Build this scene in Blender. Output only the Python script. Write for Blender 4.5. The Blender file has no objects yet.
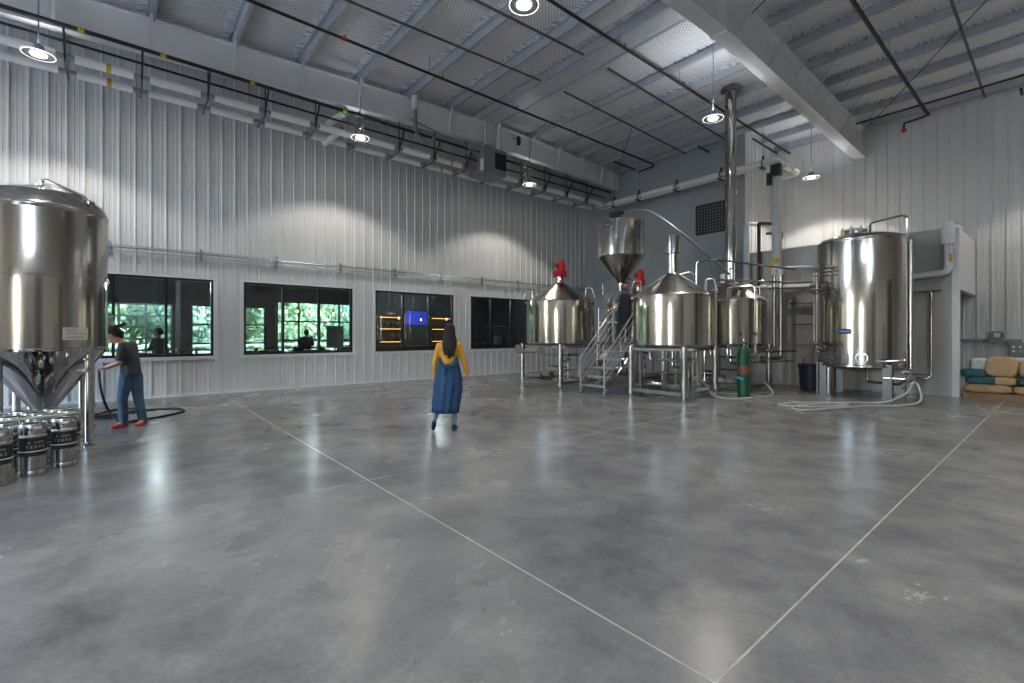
import bpy, bmesh, math, random
from mathutils import Vector, Matrix, noise
PI = math.pi
ROT = .0
random.seed(7)
C = bpy.context.scene.collection
V = Vector

# ------------------------------------------------------------------ materials
def new_mat(name):
    m = bpy.data.materials.new(name); m.use_nodes = True
    nt = m.node_tree; b = nt.nodes['Principled BSDF']
    return m, nt, b
def pmat(name, col, rough=.5, metal=0., noise_amt=0., nscale=8., bump=0., bscale=60., spec=.5, stretch=None):
    m, nt, b = new_mat(name); N, L = nt.nodes, nt.links
    b.inputs['Roughness'].default_value = rough; b.inputs['Metallic'].default_value = metal
    b.inputs['Specular IOR Level'].default_value = spec
    b.inputs['Base Color'].default_value = (*col, 1)
    tc = N.new('ShaderNodeTexCoord'); src = tc.outputs['Object']
    if stretch:
        mp = N.new('ShaderNodeMapping'); mp.inputs['Scale'].default_value = stretch
        L.new(src, mp.inputs['Vector']); src = mp.outputs['Vector']
    if noise_amt:
        n = N.new('ShaderNodeTexNoise'); n.inputs['Scale'].default_value = nscale; n.inputs['Detail'].default_value = 4
        L.new(src, n.inputs['Vector'])
        r = N.new('ShaderNodeValToRGB'); L.new(n.outputs['Fac'], r.inputs['Fac'])
        r.color_ramp.elements[0].position = .3; r.color_ramp.elements[1].position = .7
        r.color_ramp.elements[0].color = (*[c*(1-noise_amt) for c in col], 1)
        r.color_ramp.elements[1].color = (*[min(1, c*(1+noise_amt)) for c in col], 1)
        L.new(r.outputs['Color'], b.inputs['Base Color'])
        mr = N.new('ShaderNodeMapRange'); L.new(n.outputs['Fac'], mr.inputs['Value'])
        mr.inputs['To Min'].default_value = max(.02, rough*.8); mr.inputs['To Max'].default_value = min(1, rough*1.2)
        L.new(mr.outputs['Result'], b.inputs['Roughness'])
    if bump:
        n2 = N.new('ShaderNodeTexNoise'); n2.inputs['Scale'].default_value = bscale; L.new(src, n2.inputs['Vector'])
        bp = N.new('ShaderNodeBump'); bp.inputs['Strength'].default_value = bump; bp.inputs['Distance'].default_value = .01
        L.new(n2.outputs['Fac'], bp.inputs['Height']); L.new(bp.outputs['Normal'], b.inputs['Normal'])
    return m
def emat(name, col, s):
    m, nt, b = new_mat(name)
    b.inputs['Base Color'].default_value = (*col, 1); b.inputs['Emission Color'].default_value = (*col, 1)
    b.inputs['Emission Strength'].default_value = s
    return m
def glassmat(name, tint, refl=.08):
    m = bpy.data.materials.new(name); m.use_nodes = True; nt = m.node_tree; N, L = nt.nodes, nt.links
    N.clear(); o = N.new('ShaderNodeOutputMaterial'); mx = N.new('ShaderNodeMixShader')
    t = N.new('ShaderNodeBsdfTransparent'); t.inputs['Color'].default_value = (*tint, 1)
    g = N.new('ShaderNodeBsdfGlossy'); g.inputs['Roughness'].default_value = .01
    f = N.new('ShaderNodeFresnel'); f.inputs['IOR'].default_value = 1.45
    a = N.new('ShaderNodeMath'); a.operation = 'MULTIPLY_ADD'; a.inputs[1].default_value = 1.; a.inputs[2].default_value = refl-.04
    L.new(f.outputs[0], a.inputs[0]); L.new(a.outputs[0], mx.inputs[0]); L.new(t.outputs[0], mx.inputs[1]); L.new(g.outputs[0], mx.inputs[2])
    L.new(mx.outputs[0], o.inputs[0]); return m

def aniso(m, amount=.85, rot=0.):
    nt = m.node_tree; b = nt.nodes['Principled BSDF']; t = nt.nodes.new('ShaderNodeTangent'); t.direction_type = 'RADIAL'; t.axis = 'Z'
    nt.links.new(t.outputs[0], b.inputs['Tangent']); b.inputs['Anisotropic'].default_value = amount; b.inputs['Anisotropic Rotation'].default_value = rot
    return m
M = {}
M['steel'] = aniso(pmat('stainless_polished', (.51, .475, .43), .12, 1., .03, 3., .02, 2., stretch=(1, 1, .35)), .9, ROT)
M['mirror'] = pmat('stainless_mirror', (.52, .52, .51), .04, 1., .03, 3.)
M['steel2'] = pmat('stainless_brushed', (.55, .52, .47), .2, 1., .08, 14.)
M['steel_dark'] = pmat('stainless_dull', (.17, .16, .15), .45, .8, .1, 10.)
M['satin'] = pmat('satin_rail_steel', (.50, .50, .49), .38, .55, .05, 9)
M['keg'] = pmat('keg_steel', (.44, .43, .41), .24, 1., .08, 9.)
M['galv'] = pmat('galvanised', (.30, .34, .38), .38, .7, .12, 5.)
M['purlin'] = pmat('purlin_galv', (.44, .485, .53), .45, .25, .10, 4.)
M['purlin_pale'] = pmat('purlin_plate', (.58, .61, .64), .45, .3, .08, 4.)
M['wall'] = pmat('wall_panel_white', (.60, .605, .61), .33, 0., .03, 1.5)
M['wall_tan'] = pmat('wall_panel_tan', (.62, .57, .50), .4, 0., .04, 1.5)  # for unseen walls, tan chosen to warm the steel reflections and bounced light
M['wall_cool'] = pmat('insulated_panel_grey', (.34, .37, .40), .42, 0., .03, 1.2)
M['wall_room'] = pmat('coldroom_panel', (.40, .385, .36), .36, 0., .05, 1.2)
M['trimwhite'] = pmat('trim_white', (.68, .68, .68), .4, 0., .02, 6)
M['beam'] = pmat('beam_primer_white', (.80, .81, .82), .5, 0., .05, 2.)
M['black'] = pmat('black_steel', (.012, .012, .014), .45, 0., .2, 9)
M['blackframe'] = pmat('window_black', (.008, .009, .010), .35, 0., .1, 9)
M['brownpipe'] = pmat('brown_pipe', (.035, .022, .018), .5, 0., .2, 9)
M['bridging'] = pmat('dark_bridging', (.10, .11, .12), .5, .3, .1, 5)
M['pvc'] = pmat('white_pipe_jacket', (.84, .84, .83), .42, 0., .03, 6)
M['pvc2'] = pmat('white_pvc', (.66, .67, .68), .35, 0., .03, 6)
M['yellow'] = pmat('yellow_tape', (.62, .42, .03), .5, 0., .1, 20)
M['green'] = pmat('green_plastic', (.0, .22, .12), .4, 0., .05, 9)
M['greencyl'] = pmat('green_paint', (.0, .075, .032), .35, 0., .1, 9)
M['rust'] = pmat('cylinder_label', (.22, .07, .03), .6, 0., .2, 20)
M['cyan'] = pmat('cyan_tag', (.05, .35, .45), .5)
M['red'] = pmat('red_motor', (.55, .012, .015), .35, 0., .08, 20)
M['dark'] = pmat('dark_gearbox', (.02, .025, .035), .4, 0., .1, 20)
M['gearblue'] = pmat('blue_grey_motor', (.04, .055, .08), .45, 0., .1, 20)
M['unit'] = pmat('heater_cabinet', (.22, .23, .235), .5, 0., .05, 5)
M['louver'] = pmat('louver_dark', (.02, .02, .022), .5, 0., .1, 20)
M['bluesign'] = pmat('sign_blue', (.008, .05, .22), .4, 0., .03, 9)
M['fencegrey'] = pmat('weathered_rail', (.34, .35, .34), .6)  # white rails toned down to grey because the sun washed them out
M['white'] = pmat('white_paint', (.75, .77, .8), .5)
M['printgrey'] = pmat('label_print_grey', (.42, .42, .42), .6)
M['card'] = pmat('paper_card', (.55, .48, .42), .7, 0., .08, 30)
M['rubber'] = pmat('black_rubber', (.014, .014, .015), .5, 0., .1, 30)
M['hoseclear'] = pmat('braided_hose', (.40, .41, .38), .4, 0., .08, 40)
M['hosegreen'] = pmat('pale_green_hose', (.42, .52, .36), .4, 0., .05, 20)
M['bin'] = pmat('bin_navy_plastic', (.018, .025, .045), .45, 0., .1, 9)
M['wood'] = pmat('pallet_wood', (.30, .17, .08), .75, 0., .25, 5, .3, 30, stretch=(1, 6, 6))
M['handle'] = pmat('tool_wood', (.35, .2, .08), .6, 0., .2, 9)
M['kraft'] = pmat('kraft_paper_sack', (.47, .29, .15), .7, 0., .10, 5, .5, 9)
M['teal'] = pmat('teal_sack_print', (.012, .085, .10), .6, 0., .12, 8, .4, 10)
M['plasticwrap'] = pmat('white_wrap', (.6, .62, .62), .25, 0., .1, 8, .6, 14)
M['skin'] = pmat('skin', (.55, .29, .20), .5, 0., .06, 20)
M['skin_warm'] = pmat('skin_warm', (.50, .23, .15), .5, 0., .06, 20)
M['hair'] = pmat('hair_dark', (.014, .007, .005), .85, 0., .35, 60, .6, 90, stretch=(6, 6, 1))
M['mustard'] = pmat('mustard_knit', (.62, .31, .028), .8, 0., .10, 22, .35, 60)
M['denim'] = pmat('dark_denim', (.010, .05, .125), .75, 0., .22, 9, .4, 40)
M['jeans'] = pmat('faded_jeans', (.05, .095, .15), .8, 0., .35, 7, .35, 50)
M['legging'] = pmat('leggings_blue_grey', (.16, .27, .34), .8, 0., .08, 30)
M['tee'] = pmat('charcoal_tee', (.045, .05, .058), .85, 0., .15, 14, .3, 40)
M['shirtblue'] = pmat('blue_grey_shirt', (.13, .17, .22), .85, 0., .12, 14, .3, 40)
M['apron'] = pmat('black_apron', (.012, .015, .024), .8, 0., .15, 14)
M['redshoe'] = pmat('red_shoe', (.60, .03, .04), .5, 0., .08, 20)
M['shoe'] = pmat('black_shoe', (.015, .015, .016), .5, 0., .1, 20)
M['sole'] = pmat('shoe_sole', (.35, .33, .32), .6)
M['tap_dark'] = pmat('taproom_dark_wall', (.085, .09, .095), .6, 0., .08, 2)
M['tap_floor'] = pmat('taproom_floor', (.12, .12, .125), .3, 0., .15, 2)
M['tap_wood'] = pmat('taproom_timber', (.16, .085, .04), .5, 0., .2, 3)
M['furn'] = pmat('dark_furniture', (.02, .02, .022), .5, 0., .1, 9)
M['whiteboard'] = pmat('pale_board', (.35, .42, .39), .6)
M['screen'] = emat('blue_screen', (.03, .05, .55), .8)
M['led'] = emat('warm_shelf_light', (1., .42, .10), 3.)
M['bulb'] = emat('filament_bulb', (1., .50, .16), 3.5)
M['lamp'] = emat('lamp_led', (1., .965, .90), 14.)
M['lampring'] = emat('lamp_lens_ring', (1., .97, .93), 1.1)
M['lampbody'] = pmat('lamp_body', (.25, .26, .28), .4, 0., .03, 9)
M['glass'] = glassmat('window_glass', (.66, .72, .72), .06)
M['glassclear'] = glassmat('clear_glass', (.93, .95, .95), .06)
M['bark'] = pmat('bark', (.08, .055, .035), .85, 0., .3, 6)
M['bottle'] = pmat('bottle_glass', (.10, .05, .02), .15, 0., .2, 9)
M['grassm'] = pmat('lawn', (.10, .20, .045), .9, 0., .3, 3)
M['asphalt'] = pmat('yard_concrete', (.56, .54, .50), .9, 0., .1, 3)  # kept pale so the sunlit yard bounces light up to the ceiling
M['roofmetal'] = pmat('roof_outer', (.3, .32, .34), .5, .3)
def leafmat(name, c1, c2):
    m, nt, b = new_mat(name); N, L = nt.nodes, nt.links
    tc = N.new('ShaderNodeTexCoord'); n = N.new('ShaderNodeTexNoise'); n.inputs['Scale'].default_value = 1.3
    L.new(tc.outputs['Object'], n.inputs['Vector']); r = N.new('ShaderNodeValToRGB'); L.new(n.outputs['Fac'], r.inputs['Fac'])
    r.color_ramp.elements[0].position = .35; r.color_ramp.elements[1].position = .65
    r.color_ramp.elements[0].color = (*c1, 1); r.color_ramp.elements[1].color = (*c2, 1)
    L.new(r.outputs['Color'], b.inputs['Base Color']); b.inputs['Roughness'].default_value = .6
    b.inputs['Transmission Weight'].default_value = 0
    tr = N.new('ShaderNodeBsdfTranslucent'); L.new(r.outputs['Color'], tr.inputs['Color'])
    mx = N.new('ShaderNodeMixShader'); mx.inputs[0].default_value = .35
    L.new(b.outputs[0], mx.inputs[1]); L.new(tr.outputs[0], mx.inputs[2])
    L.new(mx.outputs[0], N['Material Output'].inputs['Surface']); return m
M['leaf'] = leafmat('leaf_green', (.27, .40, .24), (.52, .66, .42))
M['leaf2'] = leafmat('leaf_blue_green', (.24, .40, .31), (.48, .64, .52))

def floor_mat():
    m, nt, b = new_mat('polished_concrete'); N, L = nt.nodes, nt.links
    tc = N.new('ShaderNodeTexCoord')
    def nz(scale, detail, dist=0., rough=.55):
        n = N.new('ShaderNodeTexNoise'); n.inputs['Scale'].default_value = scale; n.inputs['Detail'].default_value = detail
        n.inputs['Distortion'].default_value = dist; n.inputs['Roughness'].default_value = rough
        L.new(tc.outputs['Object'], n.inputs['Vector']); return n
    n1 = nz(.50, 7, .35, .6); n2 = nz(2.2, 8, .25, .62); n3 = nz(26, 4)
    r1 = N.new('ShaderNodeValToRGB'); L.new(n1.outputs['Fac'], r1.inputs['Fac'])
    e = r1.color_ramp.elements; e[0].position = .22; e[0].color = (.145, .149, .158, 1); e[1].position = .76; e[1].color = (.31, .306, .295, 1)
    r1.color_ramp.interpolation = 'EASE'
    r2 = N.new('ShaderNodeValToRGB'); L.new(n2.outputs['Fac'], r2.inputs['Fac'])
    e = r2.color_ramp.elements; e[0].position = .28; e[0].color = (.62, .63, .66, 1); e[1].position = .72; e[1].color = (1.2, 1.19, 1.17, 1)
    mm = N.new('ShaderNodeMixRGB'); mm.blend_type = 'MULTIPLY'; mm.inputs[0].default_value = 1
    L.new(r1.outputs[0], mm.inputs[1]); L.new(r2.outputs[0], mm.inputs[2])
    r3 = N.new('ShaderNodeValToRGB'); L.new(n3.outputs['Fac'], r3.inputs['Fac'])
    e = r3.color_ramp.elements; e[0].position = .25; e[0].color = (.86, .86, .86, 1); e[1].position = .7; e[1].color = (1.06, 1.06, 1.06, 1)
    m2 = N.new('ShaderNodeMixRGB'); m2.blend_type = 'MULTIPLY'; m2.inputs[0].default_value = 1
    L.new(mm.outputs[0], m2.inputs[1]); L.new(r3.outputs[0], m2.inputs[2])
    L.new(m2.outputs[0], b.inputs['Base Color'])
    mr = N.new('ShaderNodeMapRange'); L.new(n1.outputs['Fac'], mr.inputs['Value'])
    mr.inputs['From Min'].default_value = .3; mr.inputs['From Max'].default_value = .7
    mr.inputs['To Min'].default_value = .20; mr.inputs['To Max'].default_value = .30
    L.new(mr.outputs[0], b.inputs['Roughness'])
    b.inputs['Specular IOR Level'].default_value = .5
    bp = N.new('ShaderNodeBump'); bp.inputs['Strength'].default_value = .03; bp.inputs['Distance'].default_value = .01
    L.new(n1.outputs['Fac'], bp.inputs['Height']); L.new(bp.outputs['Normal'], b.inputs['Normal'])
    return m
M['floor'] = floor_mat()
M['joint'] = pmat('joint_sealant', (.46, .44, .39), .6, 0., .25, 6)
M['joint_dark'] = pmat('joint_worn', (.215, .212, .205), .35, 0., .2, 3)
M['joint_mid'] = pmat('joint_faded', (.29, .285, .27), .45, 0., .2, 3)
def ceil_mat():
    m, nt, b = new_mat('roof_insulation_netting'); N, L = nt.nodes, nt.links
    tc = N.new('ShaderNodeTexCoord')
    mp = N.new('ShaderNodeMapping'); mp.inputs['Rotation'].default_value = (0, 0, PI/4); L.new(tc.outputs['Object'], mp.inputs['Vector'])
    outs = []
    for d in ('X', 'Y'):
        w = N.new('ShaderNodeTexWave'); w.wave_type = 'BANDS'; w.bands_direction = d; w.inputs['Scale'].default_value = 4.7
        w.inputs['Distortion'].default_value = .6; w.inputs['Detail Scale'].default_value = 1.
        L.new(mp.outputs[0], w.inputs['Vector'])
        g = N.new('ShaderNodeMath'); g.operation = 'GREATER_THAN'; g.inputs[1].default_value = .91; L.new(w.outputs['Fac'], g.inputs[0]); outs.append(g)
    mx = N.new('ShaderNodeMath'); mx.operation = 'MAXIMUM'; L.new(outs[0].outputs[0], mx.inputs[0]); L.new(outs[1].outputs[0], mx.inputs[1])
    mc = N.new('ShaderNodeMixRGB'); L.new(mx.outputs[0], mc.inputs[0])
    mc.inputs[1].default_value = (.86, .86, .88, 1); mc.inputs[2].default_value = (.36, .37, .39, 1)
    L.new(mc.outputs[0], b.inputs['Base Color']); b.inputs['Roughness'].default_value = .38
    n = N.new('ShaderNodeTexNoise'); n.inputs['Scale'].default_value = 5; n.inputs['Detail'].default_value = 5; L.new(tc.outputs['Object'], n.inputs['Vector'])
    bp = N.new('ShaderNodeBump'); bp.inputs['Strength'].default_value = .5; bp.inputs['Distance'].default_value = .05
    L.new(n.outputs['Fac'], bp.inputs['Height']); L.new(bp.outputs['Normal'], b.inputs['Normal'])
    return m
M['ceiling'] = ceil_mat()
M['foil'] = pmat('foil_facing', (.80, .84, .88), .28, .35, .08, 6., .8, 14., stretch=(3, .5, 1))

# ------------------------------------------------------------------ geometry
def fillet(pts, r, k=5):
    pts = [V(p) for p in pts]; out = [pts[0]]
    for i in range(1, len(pts)-1):
        a, b, c = pts[i-1], pts[i], pts[i+1]
        d1, d2 = (a-b), (c-b); l = min(r, d1.length*.48, d2.length*.48)
        p, q = b+d1.normalized()*l, b+d2.normalized()*l
        for j in range(k+1):
            t = j/k; out.append((1-t)**2*p+2*t*(1-t)*b+t*t*q)
    out.append(pts[-1]); return out
def spline(pts, n=8):
    P = [V(p) for p in pts]; P = [2*P[0]-P[1]]+P+[2*P[-1]-P[-2]]; out = []
    for i in range(1, len(P)-2):
        for j in range(n):
            t = j/n
            out.append(.5*((2*P[i])+(P[i+1]-P[i-1])*t+(2*P[i-1]-5*P[i]+4*P[i+1]-P[i+2])*t*t+(3*P[i]-P[i-1]-3*P[i+1]+P[i+2])*t**3))
    out.append(P[-2]); return out
class MB:
    def __init__(s): s.v = []; s.f = []
    def add(s, vs, fs):
        o = len(s.v); s.v += [tuple(p) for p in vs]; s.f += [tuple(i+o for i in f) for f in fs]; return s
    def box(s, c, d, rot=None):
        x, y, z = [q/2 for q in d]
        vs = [V((i*x, j*y, k*z)) for i in (-1, 1) for j in (-1, 1) for k in (-1, 1)]
        if rot is not None: vs = [rot @ p for p in vs]
        return s.add([p+V(c) for p in vs], [(0, 1, 3, 2), (4, 6, 7, 5), (0, 4, 5, 1), (2, 3, 7, 6), (0, 2, 6, 4), (1, 5, 7, 3)])
    def bb(s, a, b): return s.box([(p+q)/2 for p, q in zip(a, b)], [abs(q-p) for p, q in zip(a, b)])
    def bar(s, p, q, w, h, up=(0, 0, 1)):
        p, q = V(p), V(q); d = q-p; z = d.normalized(); x = V(up).cross(z)
        if x.length < 1e-4: x = V((1, 0, 0)).cross(z)
        x.normalize(); y = z.cross(x); R = Matrix((x, y, z)).transposed()
        return s.box((p+q)/2, (w, h, d.length), R)
    def tube(s, pts, r, n=10, caps=True, rf=None):
        pts = [V(p) for p in pts]; m = len(pts); T = []
        for i in range(m): T.append((pts[min(i+1, m-1)]-pts[max(i-1, 0)]).normalized())
        u = T[0].orthogonal().normalized(); vs = []; fs = []
        for i in range(m):
            u = (u-T[i]*u.dot(T[i])).normalized(); w = T[i].cross(u); rr = rf(i/(m-1)) if rf else r
            for k in range(n):
                a = 2*PI*k/n; vs.append(pts[i]+(u*math.cos(a)+w*math.sin(a))*rr)
        for i in range(m-1):
            for k in range(n):
                k2 = (k+1) % n; fs.append((i*n+k, i*n+k2, (i+1)*n+k2, (i+1)*n+k))
        if caps: fs.append(tuple(range(n))[::-1]); fs.append(tuple((m-1)*n+k for k in range(n)))
        return s.add(vs, fs)
    def pipe(s, pts, r, bend=.12, n=10): return s.tube(fillet(pts, bend), r, n)
    def cyl(s, p, q, r, n=16, r2=None):
        if r2 is None: return s.tube([p, q], r, n)
        return s.tube([p, q], r, n, True, lambda t: r+(r2-r)*t)
    def lathe(s, prof, c=(0, 0, 0), n=48, axis='z', caps=True):
        pp = [prof[0]]
        for p, q in zip(prof[:-1], prof[1:]):      # holding rings keep long faces shading straight
            L_ = math.hypot(q[0]-p[0], q[1]-p[1])
            if L_ > .12:
                for t in (.02/L_, 1-.02/L_): pp.append((p[0]+(q[0]-p[0])*t, p[1]+(q[1]-p[1])*t))
            pp.append(q)
        prof = pp
        vs = []; fs = []; m = len(prof); c = V(c)
        for r, z in prof:
            for k in range(n):
                a = 2*PI*k/n
                p = V((r*math.cos(a), r*math.sin(a), z))
                if axis == 'x': p = V((p.z, p.x, p.y))
                if axis == 'y': p = V((p.y, p.z, p.x))
                vs.append(p+c)
        for i in range(m-1):
            for k in range(n):
                k2 = (k+1) % n; fs.append((i*n+k, i*n+k2, (i+1)*n+k2, (i+1)*n+k))
        if caps and prof[0][0] > 1e-4: fs.append(tuple(range(n))[::-1])
        if caps and prof[-1][0] > 1e-4: fs.append(tuple((m-1)*n+k for k in range(n)))
        return s.add(vs, fs)
    def sphere(s, c, r, n=12, sc=(1, 1, 1)):
        prof = [(max(1e-5, r*math.sin(PI*i/8)), -r*math.cos(PI*i/8)) for i in range(9)]
        b = MB().lathe(prof, (0, 0, 0), n); return s.add([V((p[0]*sc[0], p[1]*sc[1], p[2]*sc[2]))+V(c) for p in b.v], b.f)
    def torus(s, c, R, r, axis='z', n=32, k=8):
        return s.lathe([(R+r*math.cos(2*PI*i/k), r*math.sin(2*PI*i/k)) for i in range(k+1)], c, n, axis, False)
    def xf(s, mt): s.v = [tuple(mt @ V(p)) for p in s.v]; return s

def rawobj(name, mb, mat, smooth=35):
    me = bpy.data.meshes.new(name); me.from_pydata(mb.v, [], mb.f); me.validate()
    bm = bmesh.new(); bm.from_mesh(me); bmesh.ops.remove_doubles(bm, verts=bm.verts, dist=2e-5)
    bmesh.ops.recalc_face_normals(bm, faces=bm.faces); bm.to_mesh(me); bm.free()
    if smooth:
        me.shade_smooth(); me.set_sharp_from_angle(angle=math.radians(smooth))
    me.materials.append(M[mat] if isinstance(mat, str) else mat)
    o = bpy.data.objects.new(name, me); C.objects.link(o); return o
def tag(o, label, cat, group=None, kind=None):
    o['label'] = label; o['category'] = cat
    if group: o['group'] = group
    if kind: o['kind'] = kind
    return o
def thing(name, label, cat, loc=(0, 0, 0), rz=0, group=None):
    o = bpy.data.objects.new(name, None); C.objects.link(o); o.empty_display_size = .1
    o.location = loc; o.rotation_euler = (0, 0, rz); return tag(o, label, cat, group)
def part(name, mb, mat, parent, label=None, smooth=35):
    o = rawobj(name, mb, mat, smooth); o.parent = parent
    if label: o['label'] = label
    return o
def solo(name, mb, mat, label, cat, group=None, loc=(0, 0, 0), smooth=35):
    o = rawobj(name, mb, mat, smooth); o.location = loc; return tag(o, label, cat, group)
def struct(name, mb, mat, parent=None, smooth=35, label=None):
    o = rawobj(name, mb, mat, smooth)
    if parent: o.parent = parent
    o['kind'] = 'structure'
    if label: o['label'] = label
    return o
def dup(root, loc, label, rz=None):
    r = root.copy(); C.objects.link(r); r.location = loc; r['label'] = label
    if rz is not None: r.rotation_euler = (0, 0, rz)
    for ch in list(root.children):
        c = ch.copy(); C.objects.link(c); c.parent = r
        for g in list(ch.children):
            d = g.copy(); C.objects.link(d); d.parent = c
    return r
def text(name, s, size, loc, mrot, mat, parent, ext=.0015):
    cu = bpy.data.curves.new(name, 'FONT'); cu.body = s; cu.size = size; cu.extrude = ext; cu.align_x = 'CENTER'; cu.align_y = 'CENTER'
    t = bpy.data.objects.new(name, cu); C.objects.link(t); bpy.context.view_layer.update()
    me = bpy.data.meshes.new_from_object(t.evaluated_get(bpy.context.evaluated_depsgraph_get()))
    bpy.data.objects.remove(t); o = bpy.data.objects.new(name, me); C.objects.link(o); me.materials.clear(); me.materials.append(M[mat])
    me.transform(Matrix.Translation(loc) @ mrot.to_4x4()); o.parent = parent; return o

# ------------------------------------------------------------------ room
XL, YB, YR, XR, YN = -14.75, 16.9, 19.5, 12., -10.
def RZ(y): return 9.0-.045*(9.5-y) if y < 9.5 else 9.0-.022*(y-9.5)

def rib_profile(a0, a1, step=.305, deep=.028):
    pts = []; k = math.floor(a0/step); a = k*step
    while a < a1+step:
        for o, d in ((0, 0), (.012, deep), (.040, deep), (.052, 0), (.125, 0), (.137, .004), (.149, .004), (.161, 0), (.214, 0), (.226, .004), (.238, .004), (.250, 0)):
            if a0 < a+o < a1: pts.append((a+o, d))
        a += step
    return [(a0, 0)]+pts+[(a1, 0)]
def flat_profile(a0, a1, step=1.02):
    pts = []; a = math.ceil((a0+.05)/step)*step
    while a < a1-.05:
        pts += [(a-.008, 0), (a-.004, -.006), (a+.004, -.006), (a+.008, 0)]
        for q in (.34, .68):
            if a+q < a1: pts += [(a+q-.01, 0), (a+q, -.002), (a+q+.01, 0)]
        a += step
    return [(a0, 0)]+pts+[(a1, 0)]
def wall(name, prof, fn, z0, ztop, mat, holes=(), thick=.16):
    """prof: (a, d); fn(a, d) -> (x, y); ztop: fn or number; holes: (a0, a1, z0, z1)"""
    cuts = sorted(set(h[0] for h in holes) | set(h[1] for h in holes))
    P = list(prof)
    for c in cuts:
        for i in range(len(P)-1):
            if P[i][0] < c < P[i+1][0]:
                t = (c-P[i][0])/(P[i+1][0]-P[i][0]); P.insert(i+1, (c, P[i][1]+t*(P[i+1][1]-P[i][1]))); break
    mb = MB(); zt = ztop if callable(ztop) else (lambda p: ztop)
    for i in range(len(P)-1):
        (a, da), (b, db) = P[i], P[i+1]; m = (a+b)/2
        hs = sorted([h for h in holes if h[0] < m < h[1]], key=lambda h: h[2]); z = z0; segs = []
        for h in hs:
            if h[2] > z: segs.append((z, h[2]))
            z = h[3]
        segs.append((z, None))
        for s0, s1 in segs:
            p, q = fn(a, da), fn(b, db); pb, qb = fn(a, -thick), fn(b, -thick)
            zp = s1 if s1 is not None else zt(p); zq = s1 if s1 is not None else zt(q)
            mb.add([(*p, s0), (*q, s0), (*q, zq), (*p, zp), (*pb, s0), (*qb, s0), (*qb, zq), (*pb, zp)],
                   [(0, 1, 2, 3), (5, 4, 7, 6), (0, 4, 5, 1), (3, 2, 6, 7)])
    me = bpy.data.meshes.new(name); me.from_pydata(mb.v, [], mb.f)
    bm = bmesh.new(); bm.from_mesh(me); bmesh.ops.remove_doubles(bm, verts=bm.verts, dist=1e-5); bmesh.ops.recalc_face_normals(bm, faces=bm.faces); bm.to_mesh(me); bm.free()
    me.materials.append(M[mat]); o = bpy.data.objects.new(name, me); C.objects.link(o); o['kind'] = 'structure'; return o

WIN = [(-1.10, 1.96), (2.67, 5.73), (6.49, 9.53), (10.30, 13.35)]; WZ0, WZ1 = 1.02, 3.04
wall('wall_left', rib_profile(YN, YB), lambda a, d: (XL+d, a), 0, lambda p: RZ(p[1])+.02, 'wall', [(a, b, WZ0, WZ1) for a, b in WIN])
wall('wall_back', flat_profile(XL, -7.39), lambda a, d: (a, YB-d), 0, RZ(YB)+.02, 'wall_cool')
wall('wall_jog', rib_profile(YB, YR), lambda a, d: (-7.39+d, a), 0, lambda p: RZ(p[1])+.02, 'wall')
wall('wall_recess', rib_profile(-7.39, XR), lambda a, d: (a, YR-d), 0, RZ(YR)+.02, 'wall')
DR = (8.0, 9.0, .95, 2.1)
CLR = [(-9., -6., 5.4, 7.9)]; CLN = [(-14.4, -10.8, 5.2, 7.9), (3.5, 6.5, 6.7, 7.7)]  # unseen high openings, added to bring daylight onto the ceiling
wall('wall_right', rib_profile(YN, YR, .305), lambda a, d: (XR-d, a), 0, lambda p: RZ(p[1])+.02, 'wall_tan', CLR)
DN = (-11.3, -7.7, 0, 4.3); DN2 = (1.6, 3.6, 0, 3.6)
wall('wall_near', rib_profile(XL, XR), lambda a, d: (a, YN+d), 0, RZ(YN)+.02, 'wall_tan', [DN, DN2]+CLN)
fl = struct('floor', MB().bb((XL-.2, YN-.2, -.2), (XR+.2, YR+.2, 0)), 'floor', smooth=0)
k = 0
for x in (-12.75, -8.85, -4.95, -1.05, 2.85, 6.75):
    k += 1; struct('trim_%d' % k, MB().bb((x-.006, YN, -.01), (x+.006, YR, .0012)), 'joint' if x == -1.05 else ('joint_mid' if x == -4.95 else 'joint_dark'), smooth=0)
for y in (-9.6, -5.7, -1.8, 2.1, 6.0, 9.9, 13.8):
    k += 1; struct('trim_%d' % k, MB().bb((XL, y-.006, -.01), (XR, y+.006, .0011)), 'joint' if y == 2.1 else 'joint_dark', smooth=0)
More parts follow.
